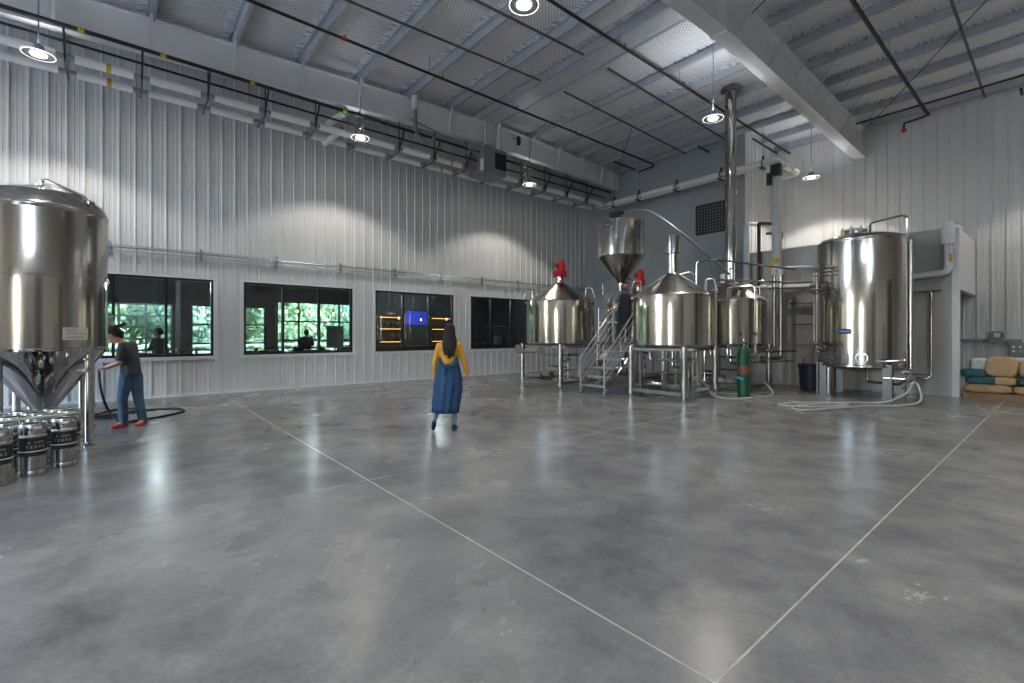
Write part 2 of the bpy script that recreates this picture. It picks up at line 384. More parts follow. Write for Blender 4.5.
# roof insulation sagging between the purlins
PY = [-9.0+1.51*i for i in range(12)]
PURL = [y for y in [-8.5, -7., -5.5, -3.95, -2.45, -.95, .55, 2.1, 3.61, 5.12, 6.63, 8.05, 9.2, 9.95, 11.6, 12.9, 14.2, 15.5, 16.75, 18.1, 19.3]]
def ceiling():
    nx, vs, fs = 110, [], []; ys = []
    edges = [YN]+PURL+[YR]
    for a, b in zip(edges[:-1], edges[1:]):
        for j in range(12): ys.append((a+(b-a)*j/12, j/12, b-a))
    ys.append((YR, 0, 1))
    for y, t, w in ys:
        for i in range(nx+1):
            x = XL+(XR-XL)*i/nx; e = min(t, 1-t)
            z = RZ(y)-.06*math.sin(PI*t)*min(1, w)+.0
            z += (noise.noise(V((x*2.6, y*1.1, 3)))*.03+noise.noise(V((x*7, y*2, 9)))*.018)*(1 if e > .02 else 0)
            if .04 < e < .2: z += noise.noise(V((x*13, y*.8, 5)))*.028
            vs.append((x, y, z))
    for j in range(len(ys)-1):
        for i in range(nx):
            p = j*(nx+1)+i; fs.append((p, p+1, p+nx+2, p+nx+1))
    mb = MB().add(vs, fs); o = struct('ceiling', mb, 'ceiling', smooth=80)
    o.data.materials.append(M['foil'])
    for p in o.data.polygons:
        y = p.center.y
        for a, b in zip(edges[:-1], edges[1:]):
            if a <= y < b: p.material_index = 1 if (b-y) < .20 and y < 19.2 else 0
ceiling()
struct('roof', MB().bb((XL-.3, YN-.3, 9.16), (XR+.3, YR+.3, 9.3)), 'roofmetal', smooth=0)
# purlins: Z sections running across the frames
for y in PURL:
    z = RZ(y); s = 1 if y < 9.6 else -1; mb = MB(); x0, x1 = XL+.03, XR-.03
    if y > YB: x0 = -7.33
    mb.bb((x0, y-.004, z-.24), (x1, y+.004, z-.01)); mb.bb((x0, y, z-.24), (x1, y+.075*s, z-.234))
    mb.bb((x0, y, z-.016), (x1, y-.075*s, z-.01)); mb.bb((x0, y+.072*s, z-.24), (x1, y+.078*s, z-.215))
    struct('purlin', mb, 'purlin', smooth=0)
struct('ridge_plate', MB().bb((XL+.05, 9.24, RZ(9.5)-.235), (XR-.05, 9.90, RZ(9.5)-.225)), 'purlin_pale', smooth=0)
for x in (-9.6, -8.0, -1.64, 1., 6.):      # bridging angles under the purlins
    for a, b in ((YN+.1, 9.1), (10.05, YB-.1 if x < -7 else YR-.1)):
        if b == YB-.1 or b == YR-.1: pass
        mb = MB(); n = 12
        for i in range(n):
            ya, yb = a+(b-a)*i/n, a+(b-a)*(i+1)/n
            mb.bar((x, ya, RZ(ya)-.265), (x, yb, RZ(yb)-.265), .05, .03)
        struct('bridging_angle', mb, 'bridging', smooth=0)
# tapered white rafters
def rafter(x, y1, top, dep, fw, taper):
    mb = MB(); ys = [YN+.05]+[i*1. for i in range(-9, int(y1))]+[y1]; R = lambda y: RZ(y)-top
    D = lambda y: dep-taper*max(0, (2-y))/12
    for a, b in zip(ys[:-1], ys[1:]):
        za, zb, ba, bb_ = R(a), R(b), R(a)-D(a), R(b)-D(b)
        for x0, x1, u in ((x-.006, x+.006, 0), (x-fw/2, x+fw/2, 1), (x-fw/2, x+fw/2, 2)):
            if u == 0: q = (ba, za, bb_, zb)
            elif u == 1: q = (za-.014, za, zb-.014, zb)
            else: q = (ba, ba+.016, bb_, bb_+.016)
            mb.add([(x0, a, q[0]), (x1, a, q[0]), (x1, a, q[1]), (x0, a, q[1]), (x0, b, q[2]), (x1, b, q[2]), (x1, b, q[3]), (x0, b, q[3])],
                   [(0, 1, 2, 3), (7, 6, 5, 4), (0, 4, 5, 1), (1, 5, 6, 2), (2, 6, 7, 3), (3, 7, 4, 0)])
    o = struct('roof_beam', mb, 'beam', smooth=0)
    pl = MB()
    for y in (9.5,):
        pl.bb((x-fw/2, y-.03, R(y)-D(y)-.05), (x+fw/2, y+.03, R(y)+.0))
    struct('splice_plate', pl, 'beam', o, 0)
    return o, R, D
B1, R1, D1 = rafter(-12.8, YB-.05, .22, .74, .22, .0)
B2, R2, D2 = rafter(-4.67, YR-.05, .25, .95, .34, .0)
B3, R3, D3 = rafter(3.46, YR-.05, .25, .95, .34, .0)
for B, x, R, D, ys in ((B1, -12.8, R1, D1, (-3.95, -.95, .55, 2.1, 3.61, 5.12, 8.05, 9.95, 11.6, 12.9, 14.2, 15.5)), (B2, -4.67, R2, D2, (5.12, 8.05, 9.95, 11.6, 12.9, 14.2, 15.5, 16.75, 18.1))):
    for y in ys:
        fb = MB(); fb.bar((x+.12, y, R(y)-D(y)+.04), (x+(.30 if x < -10 else .75), y, RZ(y)-.2), .05 if x < -10 else .025, .05 if x < -10 else .025, (0, 1, 0))
        struct('flange_brace', fb, 'trimwhite' if x < -10 else 'purlin_pale', B, 0)
# thin wind bracing rods
for p, q in (((-4.4, 8.2, 8.55), (-1.6, 12.6, 8.55)), ((-4.4, 19.2, 8.5), (-.2, 12.2, 8.5)), ((-12.6, 16.5, 8.5), (-9.5, 13.2, 8.5)), ((-4.5, 10.6, 8.6), (3., 6.5, 8.6))):
    solo('bracing_rod', MB().cyl((0, 0, 0), V(q)-V(p), .012, 6), 'black', 'thin black wind bracing rod under the roof purlins', 'rod', 'wind bracing rods', p)

# windows
for n, (a, b) in enumerate(WIN):
    w = bpy.data.objects.new('window_%d' % (n+1), None); C.objects.link(w); w['kind'] = 'structure'; w.location = (XL, (a+b)/2, WZ0)
    h = (b-a)/2; H = WZ1-WZ0; fr = MB(); t = .055
    for y0, y1, z0, z1 in ((-h, h, 0, t+.01), (-h, h, H-t, H), (-h, -h+t, t, H-t), (h-t, h, t, H-t)): fr.bb((-.12, y0, z0), (.02, y1, z1))
    for q in (-h+2*h/3, -h+4*h/3):
        wd = .03; fr.bb((-.11, q-wd, t), (.012, q+wd, H-t))
    f = struct('window_frame', fr, 'blackframe', w, 0)
    gl = MB().bb((-.066, -h+.03, .03), (-.060, h-.03, H-.03)); struct('glass', gl, 'glass', w, 0)
    tr = MB(); e = .09
    for y0, y1, z0, z1 in ((-h-e, h+e, H, H+e*.7), (-h-e, h+e, -e, 0), (-h-e, -h, 0, H), (h, h+e, 0, H)): tr.bb((.0, y0, z0), (.036, y1, z1))
    struct('trim', tr, 'trimwhite', w, 0)
# base trim
struct('baseboard_left', MB().bb((XL, YN, 0), (XL+.032, YB, .05)), 'trimwhite', smooth=0)
struct('baseboard_back', MB().bb((XL, YB-.012, 0), (-7.2, YB, .06)), 'wall_cool', smooth=0)
struct('baseboard_recess', MB().bb((-1.8, YR-.04, 0), (XR, YR, .05)), 'trimwhite', smooth=0)

# cold room block in front of the recess
CX0, CX1, CY = -7.2, -1.84, 16.3; CZ = 4.3
wall('wall_coldroom', flat_profile(CX0, CX1, .9), lambda a, d: (a, CY-d), 0, CZ, 'wall_room', thick=.1)
struct('wall_coldroom_end', MB().bb((CX1-.1, CY+.1, 2.78), (CX1, YR-.03, CZ)), 'wall', smooth=0)
struct('trim_20', MB().bb((CX1-.13, CY-.012, 0), (CX1+.012, CY+.13, CZ+.01)), 'trimwhite', smooth=0)
struct('trim_21', MB().bb((CX0, CY-.02, CZ-.07), (CX1-.13, CY+.12, CZ+.02)), 'wall_room', smooth=0)
struct('coldroom_roof', MB().bb((CX0, CY+.12, CZ-.1), (CX1-.12, YR-.04, CZ-.01)), 'wall_room', smooth=0)
struct('trim_22', MB().bb((CX1-.12, CY+.13, 2.74), (CX1+.01, YR-.04, 2.79)), 'trimwhite', smooth=0)
struct('trim_23', MB().bb((CX0, CY-.03, 0), (CX1-.13, CY, .07)), 'wall_room', smooth=0)

# yard doors behind the camera (open) and the ground outside
for i, (a0, a1, z0, z1) in enumerate((DN, DN2)):
    d = bpy.data.objects.new('door_%d' % (i+1), None); C.objects.link(d); d['kind'] = 'structure'; d.location = (a0, YN, 0)
    f = MB(); w = a1-a0
    for q in ((0, .08, 0, z1), (w-.08, w, 0, z1), (0, w, z1-.08, z1)): f.bb((q[0], -.18, q[2]), (q[1], .05, q[3]))
    struct('door_frame', f, 'black', d, 0)
struct('door_3', MB().bb((XR-.09, 8., 0), (XR-.03, 9.1, 2.15)), 'tap_dark', smooth=0)
for i, (x0, x1, y0, y1, zz) in enumerate(((-6.6, -5.4, YN+.03, YN+.09, 3.0), (-1.6, 0., YN+.03, YN+.09, 3.6), (8., 11., YN+.03, YN+.09, 4.2))):
    d = struct('door_%d' % (i+4), MB().bb((x0, y0, 0), (x1, y1, zz)), 'tap_dark', smooth=0)  # unseen closed doors, added as dark stripes for the tank reflections
for x, y in ((-4.67, YN+.25), (3.46, YN+.25), (XR-.25, 9.9), (XR-.25, 2.), (XR-.25, -5.5), (XR-.25, 15.8), (-12.8, YN+.25)):
    struct('column', MB().bb((x-.16, y-.16, 0), (x+.16, y+.16, RZ(y)-.3)), 'beam', smooth=0)  # unseen columns, added to give the polished steel upright features to reflect
struct('door_7', MB().bb((XR-.09, 11.2, 0), (XR-.03, 14.8, 4.2)), 'tap_dark', smooth=0)  # added out of view as a dark band for the steel to mirror
struct('door_8', MB().bb((XR-.09, -4., 0), (XR-.03, 0., 4.2)), 'tap_dark', smooth=0)  # another unseen dark door added for the reflections
struct('ground', MB().bb((-120, -80, -.6), (80, 100, -.21)), 'asphalt', smooth=0)
struct('lawn', MB().bb((-90, -50, -.2), (-24.75, 70, -.12)), 'grassm', smooth=0)

# ------------------------------------------------------------------ lamps
def lamp(x, y, z, label):
    t = thing('high_bay_lamp', label, 'lamp', (x, y, z), 0, 'hanging high bay lamps')
    part('lamp_housing', MB().lathe([(.0001, .17), (.07, .17), (.085, .15), (.085, .05), (.12, .035), (.12, .006), (.0001, .006)], n=28), 'lampbody', t)
    part('lamp_lens', MB().lathe([(.0001, .004), (.115, .004), (.115, -.010), (.0001, -.012)], n=28), 'lamp', t)
    part('reflector_disc', MB().lathe([(.125, .012), (.235, .000), (.237, -.008), (.125, .004)], n=40), 'lampbody', t)
    part('lens_ring', MB().torus((0, 0, -.004), .238, .008, n=40), 'lampring', t, 'bright thin outer ring')
    part('hanger_rod', MB().cyl((0, 0, .17), (0, 0, RZ(y)-z-.1), .012, 8), 'galv', t)
    return t
LX = [(-12.6, -1.15, 6.9), (-12.6, 5.12, 7.), (-12.6, 11.4, 7.), (-5.75, 5.08, 6.97), (-5.75, 11.37, 6.97), (-5.6, 17.75, 6.83),
      (-12.6, -7.4, 7.), (-5.75, -1.15, 7.), (-5.75, -7.4, 7.), (1.1, -1.15, 7.), (1.1, -7.4, 7.), (1.1, 5.1, 7.), (1.1, 11.4, 7.), (1.1, 17.7, 7.), (8., 5.1, 7.), (8., 11.4, 7.), (8, -1.15, 7.)]
LL = ['round hanging lamp nearest the big steel tank, above the first window', 'round hanging lamp below the capped pipe stubs over the second window',
      'round hanging lamp beyond the unit heater, above the fourth window', 'round hanging lamp at the top edge, under the netted roof before the ridge',
      'round hanging lamp beside the tall exhaust stack', 'round hanging lamp in the recess above the cold room block']
LAMP_E = 270
for i, (x, y, z) in enumerate(LX):
    if i < 6: lamp(x, y, z, LL[i])
    else:
        lamp(x, y, z, 'round hanging high bay lamp behind the viewer')
    ld = bpy.data.lights.new('lamp_light', 'SPOT'); ld.energy = LAMP_E; ld.spot_size = math.radians(122); ld.spot_blend = .3
    ld.color = (1., .93, .82); ld.shadow_soft_size = .10
    lo = bpy.data.objects.new('lamp_light', ld); C.objects.link(lo); lo.location = (x, y, z-.03)
    lu = bpy.data.lights.new('lamp_uplight', 'SPOT'); lu.energy = 8 if x < -12 else (40 if y > 17 else 75); lu.spot_size = math.radians(165); lu.spot_blend = .8; lu.color = (.93, .96, 1.); lu.shadow_soft_size = .06  # upward fill added above each lamp to brighten the ceiling
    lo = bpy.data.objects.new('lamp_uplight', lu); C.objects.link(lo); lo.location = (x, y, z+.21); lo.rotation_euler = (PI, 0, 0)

# ------------------------------------------------------------------ overhead pipes
HY = [-3.2+1.2*i for i in range(16)]
def insulated_run(x, z, label, skip=()):
    t = thing('insulated_pipe', label, 'pipe', (x, 0, z), 0, 'insulated pipes under the long beam')
    part('pipe', MB().cyl((0, HY[0]-1, 0), (0, 15.95, 0), .05, 12), 'galv', t)
    for i, y in enumerate(HY):
        if i in skip: continue
        y1 = y+1.2-.14
        if y1 > 15.9: continue
        part('insulation_sleeve', MB().cyl((0, y+.14, 0), (0, y1, 0), .088, 16), 'pvc', t)
        if i in (2, 9):
            part('yellow_tape', MB().cyl((0, y+.62, 0), (0, y+.70, 0), .092, 16), 'yellow', t)
    return t
insulated_run(-12.92, 7.14, 'white insulated pipe in short sleeves, nearer the beam of the pair', (10,))
insulated_run(-13.55, 7.10, 'white insulated pipe in short sleeves, nearer the window wall of the pair', ())
for y in HY:
    t = thing('trapeze_hanger', 'dark strut trapeze hanger carrying the paired white pipes', 'hanger', (-13.2, y, 7.04), 0, 'trapeze hangers along the window wall')
    part('strut', MB().bb((-.50, -.016, -.05), (.40, .016, -.02)), 'steel_dark', t)
    part('rod', MB().bb((.35, -.012, -.02), (.375, .012, .9)), 'black', t)
    part('diagonal_strut', MB().bar((.36, 0, .05), (.72, 0, .52), .035, .035), 'black', t)
    part('clamp', MB().torus((.28, 0, .1), .07, .012, 'y', 16, 6), 'galv', t); part('clamp', MB().torus((-.35, 0, .06), .07, .012, 'y', 16, 6), 'galv', t)
t = thing('sprinkler_main', 'black sprinkler main with yellow tags below the white beam', 'pipe', (-12.5, 0, 7.56))
part('pipe', MB().cyl((0, -6, 0), (0, 15.9, 0), .042, 10), 'black', t)
for y in (-.6, .7, 2.4, 4.6, 7.3, 9.1, 11.0): part('yellow_tag', MB().cyl((0, y, 0), (0, y+.1, 0), .047, 10), 'yellow', t)
t = thing('cable_rail', 'thin black rail running beside the white insulated pipes', 'rail', (-12.78, 0, 7.38))
part('rail', MB().bb((-.02, -6, -.02), (.02, 15.9, .02)), 'black', t)
part('lower_rail', MB().bb((-.35, -6, -.17), (-.31, 15.9, -.13)), 'black', t)
# run along the back wall
t = thing('insulated_pipe', 'white insulated pipe running along the grey back wall', 'pipe', (0, 16.05, 7.14))
part('pipe', MB().cyl((-13.4, 0, 0), (-6.2, 0, 0), .055, 12), 'pvc2', t)
for a, b in ((-12.7, -11.3), (-11.05, -9.65), (-9.4, -7.95), (-7.7, -6.25)): part('insulation_sleeve', MB().cyl((a, 0, 0), (b, 0, 0), .098, 18), 'pvc', t)
part('elbow_run', MB().pipe([(-6.4, 0, 0), (-6.08, 0, 0), (-6.08, 1.9, 0), (-7.0, 1.9, 0)], .1, .16, 16), 'pvc', t)
part('yellow_band', MB().cyl((-6.08, .55, 0), (-6.08, .66, 0), .104, 16).cyl((-6.08, 1.2, 0), (-6.08, 1.26, 0), .104, 16), 'yellow', t)
t = thing('thin_pipe', 'thin white pipe running just below the insulated one on the back wall', 'pipe', (0, 16.1, 6.98))
part('pipe', MB().pipe([(-13.2, -.1, 0), (-6.45, -.1, 0), (-6.45, 1.0, 0)], .035, .1, 10), 'pvc2', t)
part('yellow_band', MB().cyl((-6.45, .4, 0), (-6.45, .52, 0), .04, 10), 'yellow', t)
for i, x in enumerate((-12.4, -11.18, -9.52, -7.83, -6.45)):
    t = thing('clevis_hanger', 'black hanger rod holding the white pipe along the back wall', 'hanger', (x, 16.05, 7.14), 0, 'hangers along the back wall')
    part('rod', MB().cyl((0, 0, .1), (0, 0, 1.4), .008, 6), 'galv', t)
    part('clamp', MB().torus((0, 0, 0), .125, .018, 'x', 16, 6).bb((-.03, -.02, .12), (.03, .02, .24)), 'black', t)
    part('strut', MB().bb((-.05, -.2, -.2), (.05, .12, -.16)), 'black', t)
# capped stubs
for z, l in ((7.55, 'upper white pipe stub with a green cap beside the beam'), (7.12, 'lower white pipe stub with a green cap beside the beam')):
    x = -13.0 if z > 7.3 else -13.35
    t = thing('capped_pipe', l, 'pipe', (x, 4.62, z), 0, 'green capped pipe stubs')
    part('pipe', MB().cyl((-.30, -.14, -.12), (.22, .12, .10), .085, 16), 'pvc2', t)
    part('cap', MB().cyl((.22, .12, .10), (.32, .17, .14), .1, 16), 'green', t)
# sprinkler branch lines
for x, y1, l in ((-10.72, 16.3, 'black sprinkler branch pipe nearest the window wall, under the netting'), (-6.8, 19.3, 'black sprinkler branch pipe running to the recess beside the exhaust stack'), (-2.86, 19.1, 'black sprinkler branch pipe ending in red couplings over the recess')):
    t = thing('sprinkler_pipe', l, 'pipe', (x, 0, 8.36), 0, 'sprinkler branch pipes')
    part('pipe', MB().cyl((0, -1.5, 0), (0, y1, 0), .034 if x < -4 else .045, 8), 'black', t)
    hd = MB()
    for y in [q*2.6+1.4 for q in range(-1, 7)]:
        if y < y1: hd.cyl((0, y, 0), (0, y, .11), .014, 6)
    part('sprinkler_head', hd, 'black', t)['kind'] = 'stuff'
    for y in (.6, 3.4, 6.2, 9.0, 11.6, 14.4): part('hanger_rod', MB().cyl((0, y, .03), (0, y, RZ(y)-8.36-.02), .007, 6), 'galv', t)
    if x > -3:
        part('end_elbow', MB().pipe([(0, y1-.02, 0), (0, y1+.0, -.03), (-.55, y1-.1, -.12), (-.55, y1-.1, -.32)], .03, .05, 8), 'black', t)
        part('coupling', MB().sphere((0, y1, 0), .065).sphere((-.55, y1-.1, -.34), .07), 'red', t)
    elif x < -8:
        part('end_elbow', MB().pipe([(0, y1, 0), (0, y1+.1, -.06), (-.75, y1+.1, -.1)], .03, .05, 8), 'black', t)
        part('coupling', MB().cyl((0, 3.9, 0), (0, 4.0, 0), .045, 10), 'red', t)
for i, (x, y0, y1, z) in enumerate(((-7.25, 17.2, 19.3, 8.5), (-8.6, 15.9, 16.7, 8.3), (-11.7, 15.1, 16.5, 8.45), (-5.3, 18.7, 19.35, 8.35), (-.9, 18.9, 19.4, 8.3))):
    solo('sprinkler_stub', MB().cyl((0, 0, 0), (0, y1-y0, 0), .032, 8), 'black', 'short black sprinkler pipe stub near the far wall', 'pipe', 'short sprinkler stubs', (x, y0, z))
solo('sprinkler_cross_pipe', MB().cyl((0, 0, 0), (6.2, .4, .2), .03, 8), 'black', 'black cross pipe under the purlins of the recess bay', 'pipe', None, (-4.4, 17.9, 8.25))
# unit heater under the beam
t = thing('unit_heater', 'grey ceiling unit heater with a dark louvred face under the beam', 'heater', (-12.85, 9.2, 6.95))
part('cabinet', MB().bb((-.45, 0, 0), (.45, .95, .85)), 'unit', t, smooth=0)
lv = MB().bb((.452, .46, .18), (.462, .94, .72))
for i in range(9): lv.box((.47, .70, .21+i*.06), (.03, .46, .006), Matrix.Rotation(.6, 3, 'Y'))
part('louver', lv, 'louver', t, 'dark louvred outlet', 0)
part('side_panel', MB().bb((.30, -.03, .05), (.46, -.002, .42)), 'pvc2', t, smooth=0)
part('hanger_rod', MB().cyl((.3, .1, .85), (.3, .1, 1.6), .01, 6).cyl((-.3, .9, .85), (-.3, .9, 1.6), .01, 6), 'galv', t)
part('gas_pipe', MB().pipe([(.38, -.1, .55), (.38, -2.6, .95), (.38, -2.6, 1.0)], .025, .1, 8), 'galv', t)
t = thing('flue_pipe', 'pale vertical flue pipe with a wide top sleeve beside the beam', 'pipe', (-12.5, 6.75, 7.55))
part('pipe', MB().pipe([(0, 0, 1.0), (0, 0, 0), (-.05, .3, -.1)], .06, .1, 12), 'galv', t)
part('sleeve', MB().cyl((0, 0, .7), (0, 0, 1.15), .10, 16), 'pvc2', t)
t = thing('strobe_alarm', 'small dark device hanging beside the beam near the ridge', 'alarm', (-12.45, 10.75, 8.2))
part('housing', MB().lathe([(.03, 0), (.075, .02), (.075, .26), (.04, .3), (.02, .34)], n=14), 'black', t)
part('bracket', MB().bb((-.3, -.02, .28), (.01, .02, .32)), 'galv', t)
solo('plastic_wrap', MB().lathe([(.03, .95), (.07, .5), (.13, .1), (.06, 0)], n=9), 'plasticwrap', 'crumpled pale wrap on the beam beside the unit heater', 'wrap', None, (-12.55, 9.95, 7.75))
# conduit rail on the window wall
t = thing('conduit_rack', 'thin metal conduits on strut brackets along the window wall', 'conduit', (XL, 0, 3.68))
part('conduit', MB().cyl((.15, -.1, 0), (.15, 16.6, 0), .017, 8), 'galv', t)
part('conduit', MB().cyl((.15, -.1, -.09), (.15, 16.6, -.09), .011, 8), 'galv', t)
part('conduit', MB().cyl((.14, -.1, .045), (.14, 16.6, .045), .009, 8), 'galv', t)
for i in range(10):
    y = -.15+1.83*i; part('bracket', MB().bb((.005, y-.025, -.16), (.06, y+.025, .14)).bb((.03, y-.02, -.02), (.17, y+.02, .02)), 'galv', t, smooth=0)
# vent in the back wall
t = thing('wall_vent', 'square dark gridded vent high on the grey back wall', 'vent', (-8.65, YB-.0, 5.9))
s = .56; fr = MB()
for q in ((-s, s, -s, -s+.04), (-s, s, s-.04, s), (-s, -s+.04, -s, s), (s-.04, s, -s, s)): fr.bb((q[0], -.05, q[2]), (q[1], -.01, q[3]))
part('frame', fr, 'black', t, smooth=0); part('backing', MB().bb((-s, -.012, -s), (s, -.004, s)), 'louver', t, smooth=0)
g = MB()
for i in range(1, 10): g.bb((-s, -.04, -s+i*.112-.006), (s, -.02, -s+i*.112+.006)); g.bb((-s+i*.112-.006, -.038, -s), (-s+i*.112+.006, -.022, s))
part('grille', g, 'unit', t, smooth=0)

# ------------------------------------------------------------------ fermenters
def fermenter(x, y, label, rz=0):
    t = thing('fermentation_tank', label, 'tank', (x, y, 0), rz, 'conical fermentation tanks in a row')
    r = .70
    sh = [(r-.004, 1.37), (r, 1.40), (r, 2.38), (r+.004, 2.385), (r+.004, 2.40), (r, 2.405), (r, 3.30), (r+.006, 3.31), (r+.006, 3.335), (r-.01, 3.37), (r*.93, 3.46), (r*.78, 3.56), (r*.5, 3.635), (.18, 3.67), (.0001, 3.675)]
    part('shell', MB().lathe(sh, n=72), 'steel', t)
    part('cone', MB().lathe([(.045, .40), (.06, .43), (r-.01, 1.365), (r+.012, 1.37), (r+.012, 1.39), (r-.004, 1.395)], n=72), 'mirror', t, 'polished conical bottom')
    part('outlet', MB().lathe([(.001, .30), (.055, .30), (.055, .33), (.04, .34), (.04, .41), (.03, .42)], n=18).pipe([(0, 0, .33), (0, 0, .26), (.3, 0, .26)], .03, .08), 'steel2', t)
    for k in range(4):
        a = PI/4+k*PI/2+.12; c, s_ = math.cos(a), math.sin(a); q = r-.07
        l = part('leg', MB().cyl((c*q, s_*q, .06), (c*q, s_*q, 1.50), .052, 16), 'steel2', t)
        part('foot', MB().lathe([(.07, .0), (.07, .018), (.025, .03), (.025, .08)], (c*q, s_*q, 0), 14), 'steel', l)
    part('top_rail', MB().pipe([(-.02, -.02, 3.60), (-.02, -.02, 3.80), (.05, .02, 3.80), (.36, .46, 3.56), (.39, .50, 3.40)], .022, .07, 10), 'steel2', t)
    part('top_fitting', MB().lathe([(.08, 3.55), (.08, 3.70), (.1, 3.70), (.1, 3.74), (.04, 3.76), (.04, 3.84), (.0001, 3.85)], (-.05, -.05, -.09), 16).lathe([(.04, 3.36), (.04, 3.46), (.06, 3.46), (.06, 3.50), (.0001, 3.51)], (.39, .50, 0), 16), 'steel2', t)
    part('lifting_lug', MB().torus((.42, .05, 3.60), .045, .012, 'x', 14, 6), 'steel2', t)
    mn = part('manway', MB().lathe([(.21, r-.03), (.21, r+.07), (.235, r+.07), (.235, r+.10), (.17, r+.12), (.0001, r+.14)], (0, 0, 1.72), 32, 'y'), 'steel', t, 'round hatch on the side')
    part('hatch_arm', MB().bar((-.3, r+.13, 1.72), (.3, r+.13, 1.72), .05, .03).cyl((.24, r+.06, 1.72), (.26, r+.24, 1.78), .014, 8).sphere((.26, r+.25, 1.78), .035), 'black', mn)
    part('valve', MB().lathe([(.0001, 0), (.06, 0), (.06, .05), (.0001, .05)], (.60, .42, 1.10), 16, 'x').cyl((.5, .3, 1.1), (.78, .5, 1.1), .025, 10).cyl((.66, .47, 1.12), (.66, .47, 1.24), .012, 8).sphere((.66, .47, 1.25), .03), 'steel2', t)
    return t
T1 = fermenter(-9.46, -.81, 'large conical steel tank behind the kegs, at the left edge')
T2 = dup(T1, (-11.42, -.86, 0), 'second conical steel tank, hidden behind the big one beside the man', .0)
T3 = dup(T1, (-13.4, -.90, 0), 'third conical steel tank of the row, standing by the window wall', .0)
for c_ in list(T1.children):      # the first tank shows no side hatch
    if c_.name.startswith('manway'):
        for g_ in list(c_.children): bpy.data.objects.remove(g_)
        bpy.data.objects.remove(c_)
# placard on the first tank: a curved sheet lying on the shell
def wrapped(ang0, ang1, r, z0, z1, n=10, thick=.003):
    vs, fs = [], []
    for i in range(n+1):
        a = ang0+(ang1-ang0)*i/n
        for rr, z in ((r, z0), (r, z1), (r+thick, z1), (r+thick, z0)): vs.append((rr*math.cos(a), rr*math.sin(a), z))
    for i in range(n):
        o = i*4; p = o+4
        for k in range(4): fs.append((o+k, o+(k+1) % 4, p+(k+1) % 4, p+k))
    fs += [(0, 1, 2, 3), (n*4+3, n*4+2, n*4+1, n*4)]
    return MB().add(vs, fs)
ac = math.atan2(.81, 9.46)         # bearing from the tank to the viewer
t = thing('placard', 'pale paper card taped to the big tank above its cone', 'card', (-9.46, -.81, 0))
part('sheet', wrapped(ac+.26, ac+.68, .702, 1.52, 1.69), 'card', t)
lm = MB()
for z in (1.66, 1.63, 1.60, 1.55): 
    b = wrapped(ac+.30, ac+(.50 if z > 1.6 else .62), .7055, z, z+.008); lm.add(b.v, b.f)
part('print', lm, 'steel_dark', t)

# ------------------------------------------------------------------ kegs
def keg(label, x, y, rz):
    t = thing('beer_keg', label, 'keg', (x, y, 0), rz, 'slim steel kegs under the big tank')
    r = .118
    part('body', MB().lathe([(.0001, .03), (.09, .03), (.105, .045), (.108, .012), (.112, .0), (.118, .006), (.118, .05), (.113, .065), (r, .075), (r, .43), (r+.004, .435), (r+.004, .447), (r, .452), (r-.01, .485), (.07, .505), (.0001, .51)], n=36), 'keg', t)
    ch = MB().lathe([(.112, .47), (.116, .50), (.118, .58), (.112, .59), (.106, .583), (.106, .50), (.104, .48)], n=36)
    part('chime', ch, 'keg', t)
    part('handle_slot', wrapped(-.28, .28, .1185, .53, .56, 8, .001), 'white', t, 'bright handle opening in the rim').rotation_euler = (0, 0, .15)
    part('spear_valve', MB().lathe([(.034, .50), (.034, .53), (.028, .535), (.028, .545), (.012, .545), (.012, .54), (.0001, .54)], n=20), 'steel', t)
    w = part('label_band', MB().lathe([(r, .228), (r+.0015, .230), (r+.0015, .428), (r, .430)], n=36), 'rubber', t, 'black printed wrap label')
    part('white_stripe', MB().lathe([(r+.0016, .276), (r+.003, .277), (r+.003, .287), (r+.0016, .288)], n=36), 'white', w)
    # curved lettering, letter by letter
    for s_, size, z in (('A NEW', .034, .382), ('TERRE', .044, .332)):
        n = len(s_)
        for i, chh in enumerate(s_):
            if chh == ' ': continue
            a = (i-(n-1)/2)*size*.78/r
            R = Matrix.Rotation(a, 3, 'Z') @ Matrix(((0, 0, 1), (1, 0, 0), (0, 1, 0)))
            text('lettering', chh, size, V((math.cos(a)*(r+.003), math.sin(a)*(r+.003), z)), R, 'printgrey', w, .0008)
    return t
k1 = keg('slim steel keg with black label, third of the front row, nearest the tank leg', -7.86, -.50, -.02)
